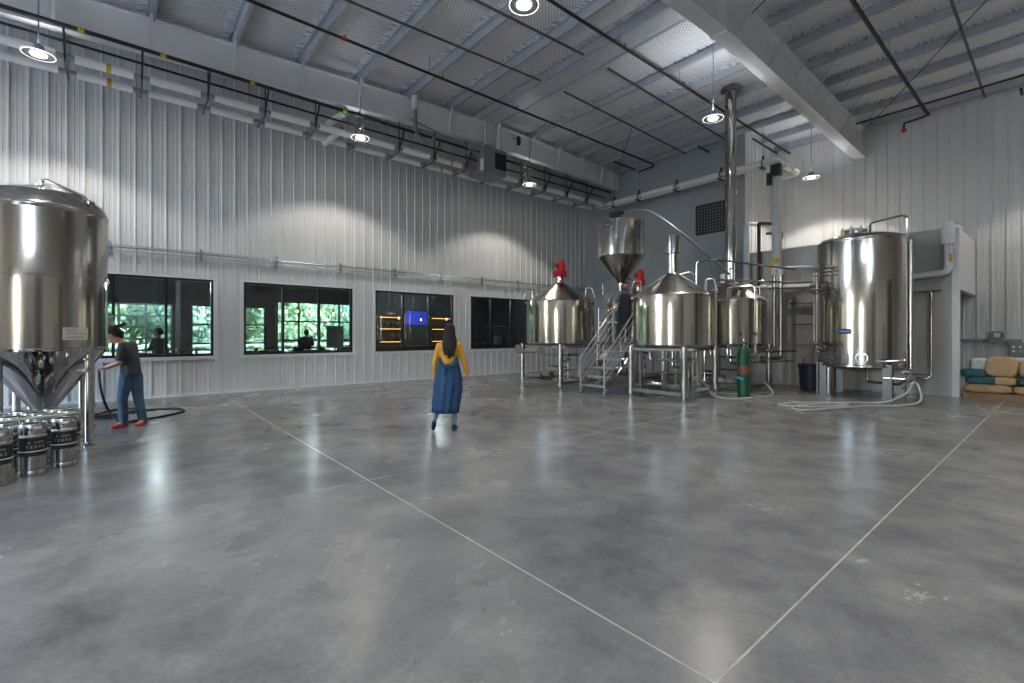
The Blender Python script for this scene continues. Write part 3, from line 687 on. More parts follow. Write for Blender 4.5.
for (x, y, rz, l) in ((-7.60, -.74, .3, 'slim steel keg with black label, middle of the front row'),
                      (-7.32, -.98, .1, 'slim steel keg with black label, cut by the left edge of the photo'),
                      (-8.10, -.74, 1.2, 'slim steel keg in the second row, behind the middle one'),
                      (-7.86, -.99, .7, 'slim steel keg in the second row, behind the one cut by the edge'),
                      (-8.36, -.99, 2.2, 'slim steel keg in the third row under the tank cone'),
                      (-8.1, -1.24, 1.7, 'slim steel keg at the far corner of the cluster'),
                      (-7.57, -1.23, .2, 'slim steel keg just outside the left edge of the photo'),
                      (-7.03, -1.22, .2, 'slim steel keg nearest the viewer, outside the left edge'),
                      (-8.36, -.66, 2.6, 'slim steel keg in the third row, closest to the front tank leg'),
                      (-8.62, -.82, .9, 'slim steel keg in the fourth row, middle, mirrored in the cone'),
                      (-8.62, -.50, 1.9, 'slim steel keg in the fourth row, toward the man, mirrored in the cone'),
                      (-8.62, -1.14, .4, 'slim steel keg in the fourth row, away from the man, mirrored in the cone'),
                      (-8.90, -.66, 1.4, 'slim steel keg in the last row under the cone, toward the man'),
                      (-8.88, -.94, 2.9, 'slim steel keg in the last row under the cone, away from the man')):
    r_ = k1.copy(); C.objects.link(r_); r_.location = (x, y, 0); r_.rotation_euler = (0, 0, rz); r_['label'] = l
    for ch in list(k1.children):
        c = ch.copy(); C.objects.link(c); c.parent = r_
        for g in list(ch.children): d_ = g.copy(); C.objects.link(d_); d_.parent = c
solo('keg_hose', MB().tube(spline([(-.75, -1.75, .66), (-.35, -1.1, .612), (.0, -.62, .612), (-.06, -.30, .612), (-.22, .16, .612), (-.35, .32, .60), (-.52, .34, .45)], 10), .014, 10), 'hosegreen',
     'pale green hose lying across the keg tops', 'hose', None, (-7.70, -.70, 0))
# black hose on the floor by the man
solo('rubber_hose', MB().tube(spline([(-10.85, -.25, 1.0), (-10.80, -.22, .62), (-10.9, -.12, .25), (-10.85, .05, .03), (-10.95, .22, .022), (-11.2, .62, .022), (-11.65, 1.02, .022), (-12.15, .98, .022), (-12.35, .55, .022), (-12.1, .12, .022), (-11.7, -.12, .022), (-11.9, -.5, .022), (-12.4, -.3, .022), (-12.9, .05, .022), (-12.6, .35, .022), (-12.1, .0, .022), (-12.0, -.5, .022)], 10), .021, 10), 'rubber',
     'black rubber hose coiled on the floor around the man', 'hose')

# ------------------------------------------------------------------ brewhouse
def vessel(x, y, label, r=1.0, zt=2.56, zb=1.28, za=3.2, neck=True, lg=.75, legs=True, man=0):
    t = thing('brew_vessel', label, 'tank', (x, y, 0), 0, 'brewhouse vessels')
    part('shell', MB().lathe([(.0001, zb-.10), (.4, zb-.09), (r-.12, zb-.03), (r-.02, zb+.01), (r, zb+.04), (r, zt-.03), (r+.012, zt-.025), (r+.012, zt), (r-.01, zt+.01)], n=72), 'steel', t)
    part('lid', MB().lathe([(r+.0, zt), (r-.03, zt+.035), (.17, za-.05), (.14, za)], n=72), 'steel2', t, 'brushed conical lid')
    sm = MB()
    for k in range(12):
        a = k*PI/6+.1; sm.bar(((r-.03)*math.cos(a), (r-.03)*math.sin(a), zt+.040), (.18*math.cos(a), .18*math.sin(a), za-.045), .012, .006)
    part('lid_seam', sm, 'steel', t)
    bolts = MB()
    for k in range(20):
        a = k*PI/10; bolts.box(((r+.02)*math.cos(a), (r+.02)*math.sin(a), zt-.012), (.035, .035, .05), Matrix.Rotation(a, 3, 'Z'))
    part('rim_clamp', bolts, 'steel', t)
    if legs:
        for sx in (-1, 1):
            for sy in (-1, 1):
                l = part('leg', MB().cyl((sx*lg, sy*lg, .05), (sx*lg, sy*lg, zb+.02), .078, 18), 'steel', t)
                part('foot', MB().lathe([(.06, 0), (.06, .02), (.025, .03), (.025, .08)], (sx*lg, sy*lg, 0), 14), 'steel2', l)
        q = lg
        for z, w in ((.16, .09), (zb-.06, .07)):
            fr = MB()
            for p0, p1 in (((-q, -q), (q, -q)), ((q, -q), (q, q)), ((q, q), (-q, q)), ((-q, q), (-q, -q))):
                fr.bar((*p0, z), (*p1, z), w, w)
            part('base_frame' if z < .5 else 'top_frame', fr, 'steel2', t, smooth=0)
    hm = MB().lathe([(.0, -.02), (.19, -.02), (.19, .05), (.215, .05), (.215, .08), (.0001, .10)][1:], (0, 0, 0), 24)
    sl = math.atan2(za-zt, r-.15); a_ = -1.9 if x < -8 else -.75; rr = r*.62; zz = zt+.04+(r-rr)*math.tan(sl)
    hm.xf(Matrix.Translation((rr*math.cos(a_), rr*math.sin(a_), zz-.01)) @ Matrix.Rotation(a_, 4, 'Z') @ Matrix.Rotation(PI/2-sl if 0 else sl, 4, 'Y'))
    if y > 12.5: part('lid_hatch', hm, 'steel', t)
    for a2 in (.4, 2.6, 3.9): part('spray_pipe', MB().pipe([(.8*r*math.cos(a2), .8*r*math.sin(a2), zt+.08), (.8*r*math.cos(a2), .8*r*math.sin(a2), zt+.42), (.98*r*math.cos(a2), .98*r*math.sin(a2), zt+.42), (1.06*r*math.cos(a2), 1.06*r*math.sin(a2), zt+.1)], .022, .06, 8), 'steel2', t)
    # pipes below
    pb = MB()
    pb.pipe([(0, 0, zb-.1), (0, 0, .75), (.55, -.2, .75), (.55, -.2, .22)], .032, .09)
    pb.pipe([(.3, .1, zb-.08), (.3, .1, .55), (-.6, .1, .55), (-.6, .6, .55)], .026, .09)
    pb.pipe([(-.35, -.5, zb-.05), (-.35, -.5, .95), (.45, -.5, .95), (.45, .4, .95), (.45, .4, .3)], .026, .09)
    pb.pipe([(.6, -.62, zb+.0), (.6, -.62, .98), (.98, -.62, .98)], .026, .07)
    part('under_pipe', pb, 'steel2', t)
    vb = MB()
    for p in ((0, 0, .92), (.55, -.2, .5), (.3, .1, .8), (.45, .0, .95)):
        vb.cyl((p[0]-.04, p[1], p[2]), (p[0]+.04, p[1], p[2]), .05, 14).cyl(p, (p[0], p[1]-.14, p[2]+.02), .012, 6)
    part('valve', vb, 'steel', t)
    part('pump', MB().cyl((-.45, -.35, .30), (-.10, -.35, .30), .10, 18).cyl((-.10, -.35, .30), (-.02, -.35, .30), .13, 18).bb((-.42, -.42, .08), (-.15, -.28, .22)), 'steel2', t)
    return t
# left vessel (mash tun) with the red agitator motor
def motor(x, y, z, label, s=1.):
    t = thing('agitator_motor', label, 'motor', (x, y, z), 0, 'red agitator motors')
    part('mount', MB().lathe([(.13*s, 0), (.13*s, .03), (.10*s, .05), (.10*s, .13), (.13*s, .15), (.13*s, .17)], n=20), 'steel', t)
    part('gearbox', MB().bb((-.17*s, -.13*s, .17), (.17*s, .13*s, .36)).cyl((-.20*s, 0, .27), (.2*s, 0, .27), .10*s, 16), 'red', t)
    mt = MB().cyl((.06*s, 0, .36), (.06*s, 0, .64), .115*s, 20).cyl((.06*s, 0, .64), (.06*s, 0, .70), .09*s, 20)
    for k in range(10): mt.box((.06*s+.12*s*math.cos(k*PI/5), .12*s*math.sin(k*PI/5), .49), (.03*s, .008, .22), Matrix.Rotation(k*PI/5, 3, 'Z'))
    part('motor_body', mt, 'red', t)
    part('terminal_box', MB().bb((-.14*s, -.06, .46), (-.04*s, .06, .60)), 'dark', t)
    return t
v1 = vessel(-10.45, 10.75, 'steel brew vessel with a red motor on top, beside the windows', 1.08, 2.60, 1.28, 3.24, lg=.84)
mwp = part('sight_pipe', MB().pipe([(-1.03, -.55, 1.24), (-1.03, -.9, 1.05), (-.6, -1.08, 1.05), (.1, -1.1, 1.08)], .05, .14, 12), 'steel2', v1)
part('front_flange', MB().lathe([(.0001, 0), (.14, 0), (.14, .04), (.0001, .06)], (-.86, -1.02, 1.12), 24, 'y'), 'steel2', v1)
motor(-10.45, 10.75, 3.23, 'red upright agitator motor on the lid of the vessel by the windows')
v2 = vessel(-6.64, 11.0, 'steel brew vessel with a chimney neck, at the right of the stairs', 1.0, 2.56, 1.28, 3.18)
part('neck', MB().lathe([(.145, 3.12), (.145, 3.66), (.19, 3.68), (.19, 4.12), (.185, 4.14), (.17, 4.14), (.17, 3.7)], n=32), 'steel', v2, 'tall neck with a wider top sleeve')
v3 = vessel(-9.75, 13.75, 'steel brew vessel in the second row, behind the man on the platform', .98, 2.60, 1.28, 3.20)
motor(-9.35, 13.4, 3.05, 'red agitator motor behind the man on the platform', .95)
v4 = vessel(-6.4, 13.7, 'steel brew vessel in the second row, under the tall exhaust stack', .93, 2.56, 1.28, 3.15)
t = thing('exhaust_stack', 'tall polished exhaust stack rising from a brew vessel to the roof', 'chimney', (-6.4, 13.7, 0))
part('stack_pipe', MB().lathe([(.155, 3.13), (.155, 8.80)], n=32), 'steel', t)
part('roof_collar', MB().lathe([(.16, 8.70), (.27, 8.70), (.27, 8.735), (.16, 8.75)], n=32), 'steel_dark', t)
j = MB()
for z in (3.6, 4.9, 6.2, 7.5): j.lathe([(.155, z), (.163, z+.005), (.163, z+.03), (.155, z+.035)], n=32)
part('joint_band', j, 'steel2', t)
# grist hopper
t = thing('grist_hopper', 'steel cone-bottomed hopper hanging above the brewing platform', 'hopper', (-8.80, 11.7, 0))
part('hopper_shell', MB().lathe([(.0001, 5.03), (.5, 5.02), (.685, 4.98), (.69, 4.95), (.69, 3.97), (.698, 3.96), (.698, 3.93), (.68, 3.92), (.085, 3.14), (.085, 3.02)], n=64), 'steel', t)
part('drop_pipe', MB().cyl((0, 0, 2.72), (0, 0, 3.06), .07, 18), 'steel2', t)
part('bracket', MB().bb((.66, -.18, 4.35), (.74, -.12, 4.9)), 'black', t)
for k in ():
    a = k*2*PI/3+.9; part('support_post', MB().pipe([(.66*math.cos(a), .66*math.sin(a), 4.2), (.8*math.cos(a), .8*math.sin(a), 4.2), (.8*math.cos(a), .8*math.sin(a), 1.40)], .03, .05), 'steel2', t) if k == 0 else None
hs = part('hopper_sign', wrapped(-1.67, -1.33, .692, 4.74, 4.87, 8, .004), 'bluesign', t, 'small blue sign')
for i, chh in enumerate('MARKS'):
    a = -1.50+(i-2)*.056; text('lettering', chh, .055, V((math.cos(a)*.698, math.sin(a)*.698, 4.805)), Matrix.Rotation(a, 3, 'Z') @ Matrix(((0, 0, 1), (1, 0, 0), (0, 1, 0))), 'white', hs, .001)
t = thing('auger_tube', 'grey flexible auger tube arching down from the hopper', 'tube', (-8.80, 11.7, 5.03))
part('auger_motor', MB().cyl((-.34, -.05, .22), (-.02, -.05, .22), .09, 16).bb((-.30, -.13, .10), (.02, .03, .30)).cyl((-.0, -.05, .22), (.16, -.05, .22), .05, 12), 'dark', t)
part('tube', MB().tube(spline([(-.1, -.05, -.01), (.05, -.03, .18), (.55, .0, .22), (1.1, .05, .02), (1.7, .25, -.5), (2.3, .9, -1.25), (2.60, 1.5, -1.75)], 10), .034, 12), 'galv', t)
# platform and stairs
t = thing('brew_platform', 'raised metal work platform between the brew vessels', 'platform', (-8.45, 12.0, 0))
pf = MB().bb((-.78, -.88, 1.29), (.80, 2.6, 1.37))
part('deck', pf, 'steel_dark', t, smooth=0)
for x in (-.72, .72):
    for y in (-.82, 1., 2.5): part('post', MB().bb((x-.035, y-.035, 0), (x+.035, y+.035, 1.29)), 'steel2', t, smooth=0)
for x in (-.75,):
    rl = MB()
    for z in (1.95, 2.4): rl.pipe([(x, -.85, z), (x, 2.5, z)], .02)
    for y in (-.85, .3, 1.4, 2.5): rl.cyl((x, y, 1.37), (x, y, 2.4), .02, 8)
    part('railing', rl, 'steel2', t)
st = thing('access_stairs', 'steel stairs with round handrails leading up to the platform', 'stairs', (-8.25, 9.72, 0))
n = 6; run = .235; rise = 1.37/6
for sx in (-.40, .40): part('stringer', MB().bar((sx, -.02, .10), (sx, n*run-.05, 1.30), .035, .20, (1, 0, 0)), 'steel2', st, smooth=0)
for i in range(n-1):
    z = (i+1)*rise; part('tread', MB().bb((-.39, i*run, z-.04), (.39, i*run+.25, z)), 'satin', st, smooth=0)
for sx in (-.41, .41):
    rl = MB(); L_ = n*run; k = 1.37/L_
    for h in (.95,): rl.pipe([(sx, 0, 0), (sx, 0, h), (sx, L_, h+1.37), (sx, L_+.35, h+1.37)], .022, .05)
    for h in (.30, .52, .74): rl.pipe([(sx, 0, h), (sx, L_, h+1.37)], .012)
    for y in (.68, L_): rl.cyl((sx, y, y*k), (sx, y, y*k+.95), .018, 10)
    part('handrail', rl, 'satin', st)
    part('rail_foot', MB().lathe([(.05, 0), (.05, .02), (.022, .03)], (sx, 0, 0), 14), 'steel', st)
# process pipework between the vessels
t = thing('process_pipework', 'bright steel pipework with valves between the stack and the tall tank', 'pipes', (0, 0, 0))
pw = [([(-6.72, 12.35, .35), (-6.72, 12.35, 3.62), (-6.2, 12.4, 3.62), (-5.1, 14.9, 3.45)], .028), ([(-6.45, 12.3, .35), (-6.45, 12.3, 3.1), (-5.2, 14.3, 3.05), (-3.9, 15.2, 3.0)], .03),
      ([(-5.95, 12.55, .9), (-5.95, 12.55, 2.85), (-5.3, 12.7, 2.85), (-5.3, 12.7, 1.1)], .034), ([(-6.1, 12.2, 1.0), (-6.1, 12.2, 2.95), (-6.0, 14.8, 2.95), (-4.5, 14.9, 2.9), (-4.5, 14.9, 2.75)], .026),
      ([(-6.3, 12.0, .3), (-6.3, 12.0, 2.7), (-6.3, 12.8, 2.7)], .026), ([(-5.5, 12.3, 1.13), (-4.9, 14.4, 1.13), (-5.55, 15.4, 1.13)], .026), ([(-5.6, 12.4, .85), (-5.0, 14.4, .85), (-5.3, 15.45, .85)], .026),
      ([(-5.7, 16.18, 2.55), (-4.2, 16.18, 2.55), (-4.2, 16.18, 2.2), (-5.2, 16.18, 2.2)], .02), ([(-5.5, 16.15, 3.05), (-4.2, 16.15, 3.05)], .03), ([(-5.6, 16.2, 1.9), (-4.3, 16.2, 1.9)], .018)]
for p, r in pw: part('pipe', MB().pipe(p, r, .10), 'steel', t)
for p in ((-5.3, 12.7, 1.6), (-6.45, 12.3, 1.15), (-6.1, 12.2, 1.15), (-6.72, 12.35, 1.15), (-5.35, 12.9, 1.13), (-5.2, 13.5, 1.13), (-4.3, 15.6, 3.05), (-4.7, 16.0, 3.05), (-5.3, 13.2, .86)):
    vv = part('valve', MB().cyl((p[0]-.04, p[1], p[2]), (p[0]+.04, p[1], p[2]), .055, 14), 'steel', t)
    part('valve_handle', MB().cyl(p, (p[0], p[1]-.12, p[2]+.03), .013, 8).sphere((p[0], p[1]-.13, p[2]+.03), .022), 'black', vv)
part('manifold', MB().bb((-6.75, 12.2, .30), (-5.9, 12.3, .42)).cyl((-6.4, 12.1, .55), (-6.0, 12.1, .55), .09, 16).cyl((-6.3, 12.05, .25), (-5.9, 12.05, .25), .08, 16), 'steel2', t)
part('platform_loop', MB().pipe([(-9.9, 12.2, 2.9), (-9.9, 12.2, 3.35), (-9.1, 12.6, 3.40), (-8.9, 13.1, 2.9)], .022, .15).pipe([(-7.9, 13.2, 2.5), (-7.9, 13.2, 3.4), (-7.4, 13.3, 3.5), (-7.1, 13.5, 2.8)], .022, .12).pipe([(-9.5, 12.0, 1.4), (-9.5, 12.0, 2.75), (-9.1, 12.5, 2.75), (-9.1, 12.5, 1.4)], .03, .1).pipe([(-9.35, 11.8, 1.4), (-9.35, 11.8, 2.4), (-9.0, 12.9, 2.4)], .026, .1), 'steel', t)
# twin vertical steel pipes with white elbows
t = thing('twin_riser_pipe', 'pair of thick vertical steel pipes topped by a white elbow', 'pipes', (-5.75, 15.35, 0))
part('pipe', MB().pipe([(-.10, 0, 3.42), (-.10, 0, 1.13), (-.6, 0, 1.13)], .06, .12, 16), 'steel2', t)
part('pipe', MB().pipe([(.09, 0, 3.42), (.09, 0, .86), (-.5, .02, .86)], .06, .12, 16), 'steel2', t)
part('white_elbow', MB().pipe([(-.10, 0, 3.40), (-.10, 0, 3.58), (.09, .0, 3.58), (.09, 0, 3.40)], .078, .1, 16).pipe([(.05, 0, 3.58), (.75, .6, 3.60)], .055, .1, 14), 'pvc2', t)
t = thing('white_line', 'white insulated line running level behind the stack toward the tall tank', 'pipe', (-7.1, 14.6, 2.98))
part('pipe', MB().pipe([(0, 0, 0), (1.2, .9, .05), (2.7, 1.0, .03)], .07, .15, 14), 'pvc', t)
part('tee', MB().cyl((.05, 0, 0), (.05, 0, .5), .09, 16), 'pvc', t)
# vertical white columns and the brown pipe at the end of the back wall
t = thing('white_duct', 'thick white vertical pipe dropping from the overhead run', 'pipe', (-6.05, 16.1, 0))
part('duct', MB().cyl((0, 0, 3.1), (0, 0, 7.08), .145, 24), 'pvc2', t)
part('black_bracket', MB().bb((-.10, -.26, 6.60), (.18, -.05, 6.95)).bb((-.22, -.24, 6.35), (-.1, -.1, 6.72)), 'black', t)
part('yellow_label', MB().bb((-.05, -.19, 3.86), (.13, -.13, 3.98)).bb((-.13, -.19, 3.60), (-.02, -.13, 3.9)), 'yellow', t)
t = thing('white_riser', 'white vertical pipe at the end of the grey back wall', 'pipe', (-7.0, 16.12, 0))
part('pipe', MB().cyl((0, 0, 2.8), (0, 0, 5.2), .10, 18), 'pvc2', t)
part('branch', MB().pipe([(0, 0, 5.15), (0, 0, 5.3), (.2, .5, 5.3), (.55, .6, 5.2)], .07, .1, 14), 'pvc2', t)
t = thing('brown_pipe', 'dark brown gas pipe with a square bend beside the thick white pipe', 'pipe', (-6.62, 16.15, 0))
part('pipe', MB().pipe([(0, 0, 3.0), (0, 0, 5.25), (.40, .62, 5.25)], .055, .06, 12), 'brownpipe', t)
part('lower_branch', MB().pipe([(.12, .3, 4.92), (.45, .7, 4.95)], .04, .06, 10), 'brownpipe', t)
part('valve_handle', MB().cyl((.30, .5, 4.78), (.30, .5, 4.95), .05, 12).cyl((.44, .66, 4.75), (.44, .66, 4.93), .06, 12), 'green', t)
part('drop_tube', MB().cyl((.30, .5, 4.4), (.30, .5, 4.8), .02, 8).cyl((.44, .66, 4.4), (.44, .66, 4.8), .02, 8), 'pvc2', t)
# gas cylinder
t = thing('gas_cylinder', 'green gas cylinder with an orange label standing by the vessels', 'cylinder', (-5.28, 12.0, 0))
part('cylinder_body', MB().lathe([(.0001, .02), (.12, .0), (.145, .02), (.15, .05), (.15, 1.12), (.135, 1.2), (.09, 1.26), (.045, 1.29), (.045, 1.31)], n=32), 'greencyl', t)
part('valve', MB().lathe([(.03, 1.30), (.03, 1.38), (.018, 1.4), (.018, 1.44), (.05, 1.44), (.05, 1.47), (.0001, 1.47)], n=16).cyl((0, 0, 1.36), (.1, -.02, 1.36), .018, 10), 'steel', t)
part('label_patch', MB().lathe([(.15, .60), (.153, .602), (.153, .80), (.15, .802)], n=32), 'rust', t, 'orange brown label band')
part('tag', MB().box((-.02, -.155, .50), (.16, .006, .05), Matrix.Rotation(.35, 3, 'Y')), 'cyan', t)
# bin with tools
t = thing('waste_bin', 'round dark navy bin beside the tall tank', 'bin', (-4.78, 15.05, 0))
part('bin_body', MB().lathe([(.0001, .03), (.23, .0), (.25, .03), (.29, .70), (.31, .70), (.315, .74), (.30, .75), (.28, .74), (.24, .06), (.0001, .05)], n=36), 'bin', t)
part('grip', MB().bar((-.33, 0, .66), (-.28, 0, .66), .10, .03).bar((.33, 0, .66), (.28, 0, .66), .10, .03), 'bin', t)
t = thing('mash_paddle', 'long wooden handle leaning behind the navy bin', 'handle', (-4.92, 15.55, 0))
part('shaft', MB().cyl((0, 0, 0), (.04, .1, 1.25), .022, 10), 'handle', t)
part('blade', MB().bb((-.08, -.015, .0), (.08, .015, .22)), 'handle', t)
solo('floor_cable', MB().tube(spline([(-5.3, 16.15, .85), (-5.28, 16.05, .55), (-5.15, 15.95, .25), (-4.95, 15.9, .1), (-4.8, 16.0, .02)], 8), .018, 8), 'rubber', 'black cable looping down the cold room wall behind the bin', 'cable')
solo('steel_drum_pipe', MB().lathe([(.09, 0), (.09, 1.1), (.10, 1.1), (.10, 1.14), (.0001, 1.15)], n=20), 'steel2', 'short upright steel pipe between the bin and the tall tank', 'pipe', None, (-4.38, 15.25, 0))

# tall tank
t = thing('liquor_tank', 'tall cylindrical steel tank with a small blue sign, by the cold room', 'tank', (-3.52, 14.78, 0))
r = .955
part('shell', MB().lathe([(r-.01, .80), (r, .83), (r, 3.93), (r+.006, 3.94), (r+.006, 3.97), (r-.01, 3.99), (r*.9, 4.06), (r*.6, 4.15), (.25, 4.19), (.0001, 4.20)], n=80), 'steel', t)
part('bottom_dish', MB().lathe([(.0001, .62), (.3, .64), (r*.8, .73), (r+.03, .79), (r+.03, .81), (r-.01, .82)], n=80), 'steel2', t)
for sx in (-1, 1):
    for sy in (-1, 1):
        lg = MB(); cx, cy = sx*.68, sy*.68
        lg.bar((cx, cy-.1*0, 0.02), (cx, cy, .86), .20, .03, (0, 1, 0)); lg.bar((cx+.085*sx, cy, .02), (cx+.085*sx, cy, .86), .03, .18, (0, 1, 0))
        l = part('leg', lg, 'steel_dark', t, smooth=0)
        part('foot', MB().bb((cx-.13, cy-.11, 0), (cx+.13, cy+.11, .02)), 'steel_dark', l, smooth=0)
mw = MB().lathe([(.24, 4.12), (.24, 4.25), (.27, 4.25), (.27, 4.29), (.20, 4.32), (.0001, 4.34)], (-.12, -.1, 0), 32)
for k in range(8): a = k*PI/4; mw.cyl((-.12+.28*math.cos(a), -.1+.28*math.sin(a), 4.2), (-.12+.28*math.cos(a), -.1+.28*math.sin(a), 4.36), .02, 8)
part('top_manway', mw, 'steel2', t)
part('vent_pipe', MB().pipe([(.22, -.1, 4.15), (.22, -.1, 4.42), (.80, .15, 4.55), (.86, .35, 4.55), (.86, .35, 4.0), (.86, .35, .55)], .025, .06, 10), 'steel', t)
part('level_pipe', MB().pipe([(.98, .0, 3.88), (1.0, .0, 3.88), (1.0, .0, .75)], .045, .05, 12), 'steel2', t)
part('weld_seam', MB().lathe([(r, 2.9), (r+.003, 2.903), (r+.003, 2.912), (r, 2.915)], n=80), 'steel2', t)
sp = MB()
for z in (3.12, 3.22, 3.32): sp.pipe([(-.93, -.62, z), (-.55, -.98, z), (-.35, -.98, z-.02)], .014, .08, 8)
for z in (2.75, 2.65): sp.pipe([(-.95, -.55, z), (-.62, -.92, z)], .02, .05, 8)
sp.pipe([(-.80, -.70, 3.2), (-.80, -.70, 1.2), (-.72, -.75, 1.1)], .022, .05, 10)
sp.pipe([(-.98, -.30, 3.3), (-.98, -.30, 1.3)], .03, .05, 10)
part('side_pipe', sp, 'steel2', t)
kv = MB()
for p in ((-.80, -.72, 1.35), (-.70, -.80, 1.22), (-.98, -.45, 2.9), (-.98, -.50, 2.75)): kv.cyl((p[0]-.05, p[1], p[2]), (p[0]+.05, p[1], p[2]), .05, 12).cyl(p, (p[0]-.02, p[1]-.1, p[2]), .012, 6)
part('valve', kv, 'steel_dark', t)
ov = MB().pipe([(.55, -.80, .95), (.60, -.95, .95), (.95, -.85, .98), (1.05, -.75, .98), (1.05, -.75, .55), (.62, -.72, .55)], .026, .07, 10).pipe([(.2, -.3, .66), (.2, -.3, .4), (.9, -.6, .4), (1.05, -.7, .55)], .03, .07, 10).cyl((.98, -.78, .72), (1.12, -.78, .72), .05, 14).torus((.25, -1.0, 1.02), .12, .012, 'y', 20, 6)
part('outlet_pipe', ov, 'steel', t)
part('outlet_valve', MB().cyl((1.02, -.74, .52), (1.16, -.78, .52), .045, 14).cyl((1.09, -.8, .52), (1.0, -.95, .35), .02, 8), 'steel_dark', t)
a0 = math.atan2(-14.78, 3.52)
sg = part('tank_sign', wrapped(a0-.52, a0-.20, r+.002, 1.60, 1.73, 10, .005), 'bluesign', t, 'small blue sign')
for i, chh in enumerate('MARKSLA'):
    a = a0-.345+(i-3)*.033; text('lettering', chh, .045, V((math.cos(a)*(r+.009), math.sin(a)*(r+.009), 1.665)), Matrix.Rotation(a, 3, 'Z') @ Matrix(((0, 0, 1), (1, 0, 0), (0, 1, 0))), 'white', sg, .001)
b = wrapped(a0-.495, a0-.465, r+.008, 1.645, 1.685, 4, .001); part('sign_logo', b, 'shirtblue', sg)
# hose on the floor by the tank
hz = .022
solo('braided_hose', MB().tube(spline([(-2.42, 14.02, .50), (-2.36, 13.95, .45), (-2.45, 13.7, .22), (-2.75, 13.35, .05), (-3.2, 12.95, hz), (-3.8, 12.3, hz), (-4.15, 11.7, hz), (-4.2, 11.3, hz), (-3.7, 11.4, hz), (-3.2, 12.3, hz), (-3.45, 12.2, hz+.03), (-3.9, 11.3, hz), (-3.6, 10.85, hz), (-3.25, 11.6, hz), (-2.85, 12.6, hz), (-2.4, 13.3, hz), (-2.18, 13.75, .10), (-2.25, 14.0, .40), (-2.37, 14.03, .52)], 10), .024, 10), 'hoseclear',
     'translucent braided hose looped on the floor before the tall tank', 'hose')
solo('braided_hose', MB().tube(spline([(-6.3, 11.6, .42), (-6.0, 11.5, .3), (-5.75, 11.35, .08), (-5.4, 11.4, hz), (-5.1, 12.0, hz), (-4.95, 12.9, .05), (-5.3, 13.3, .3)], 10), .024, 10), 'hoseclear', 'translucent hose on the floor under the second brew vessel', 'hose')
# pipes on the cold room face
t = thing('white_drain_pipe', 'white pipe with a capped tee bending down at the cold room corner', 'pipe', (-2.02, 16.12, 0))
part('pipe', MB().pipe([(0, 0, 4.2), (0, 0, 3.16), (-.95, .0, 3.10)], .085, .16, 16), 'pvc2', t)
part('tee_sleeve', MB().cyl((0, 0, 3.88), (0, 0, 4.34), .125, 20).lathe([(.125, 4.34), (.10, 4.43), (.0001, 4.47)], n=20), 'pvc2', t)
part('yellow_band', MB().bb((.03, -.09, 3.42), (.085, -.03, 3.62)), 'yellow', t)
part('branch', MB().pipe([(0, 0, 4.3), (.12, .5, 4.38), (.12, 1.0, 4.38)], .06, .1, 12), 'pvc2', t)
t = thing('steel_riser', 'slim steel pipe with a blue seal standing on the cold room wall', 'pipe', (-2.35, 16.18, 0))
part('pipe', MB().pipe([(-.45, 0, 2.68), (0, 0, 2.70), (0, 0, .50), (-.12, 0, .42), (-.3, 0, .45)], .032, .08, 12).pipe([(-.3, .02, 2.70), (.2, .02, 2.72)], .03, .05, 10), 'steel', t)
part('blue_seal', MB().bb((-.38, -.03, .52), (0, .03, .55)), 'bluesign', t)

# ------------------------------------------------------------------ sacks and electrical
t = thing('wooden_pallet', 'low wooden pallet carrying the sacks beside the cold room', 'pallet', (-.75, 16.95, 0))
w_, d_ = 1.02, .60
for i in range(6): part('top_board', MB().bb((-w_, -d_+i*.22, .115), (w_, -d_+i*.22+.14, .135)), 'wood', t, smooth=0)
for y in (-d_+.05, 0, d_-.05): part('stringer', MB().bb((-w_, y-.045, .02), (w_, y+.045, .115)), 'wood', t, smooth=0)
part('bottom_board', MB().bb((-w_, -d_, 0), (w_, -d_+.1, .02)), 'wood', t, smooth=0)
def sack(label, c, d, mat='kraft', rot=(0, 0, 0), band=None, seed=0, group='paper sacks on the pallet'):
    bm = bmesh.new(); bmesh.ops.create_cube(bm, size=2); bmesh.ops.subdivide_edges(bm, edges=bm.edges, cuts=9, use_grid_fill=True)
    for v in bm.verts:
        p = v.co.copy(); q = V((abs(p.x)**8, abs(p.y)**8, abs(p.z)**8)); e = (q.x+q.y+q.z)
        k = 1/max(.001, e**.125) if e > 1 else 1
        s_ = p*(k**.5); s_.z *= 1-.30*abs(p.x)**6-.15*abs(p.y)**6
        n_ = noise.noise(s_*2.2+V((seed*7, 0, 0)))*.09+noise.noise(s_*5+V((seed*3, 1, 0)))*.06
        s_ += p.normalized()*n_; v.co = V((s_.x*d[0]/2, s_.y*d[1]/2, s_.z*d[2]/2))
    me = bpy.data.meshes.new('paper_sack'); bm.to_mesh(me); bm.free(); me.shade_smooth(); me.materials.append(M[mat])
    if band:
        me.materials.append(M[band[0]])
        for p in me.polygons:
            x = p.center.x/(d[0]/2)
            if band[1] < x < band[2]: p.material_index = 1
    o = bpy.data.objects.new('paper_sack', me); C.objects.link(o); o.location = c; o.rotation_euler = rot
    return tag(o, label, 'sack', group)
sack('brown kraft sack lying at the bottom left of the pallet', (-1.35, 16.72, .245), (.86, .50, .22), 'kraft', (0, 0, 0), None, 1)
sack('brown kraft sack lying at the bottom right of the pallet', (-.35, 16.72, .245), (1.1, .50, .22), 'kraft', (0, 0, 0), None, 2)
sack('teal and brown sack on the second layer, nearest the cold room corner', (-1.30, 16.72, .44), (.90, .50, .19), 'kraft', (0, 0, 0), ('teal', -1, .15), 3)
sack('teal printed sack on the second layer, at the right edge', (-.38, 16.70, .46), (.92, .50, .21), 'kraft', (0, 0, 0), ('teal', -1, 1), 4)
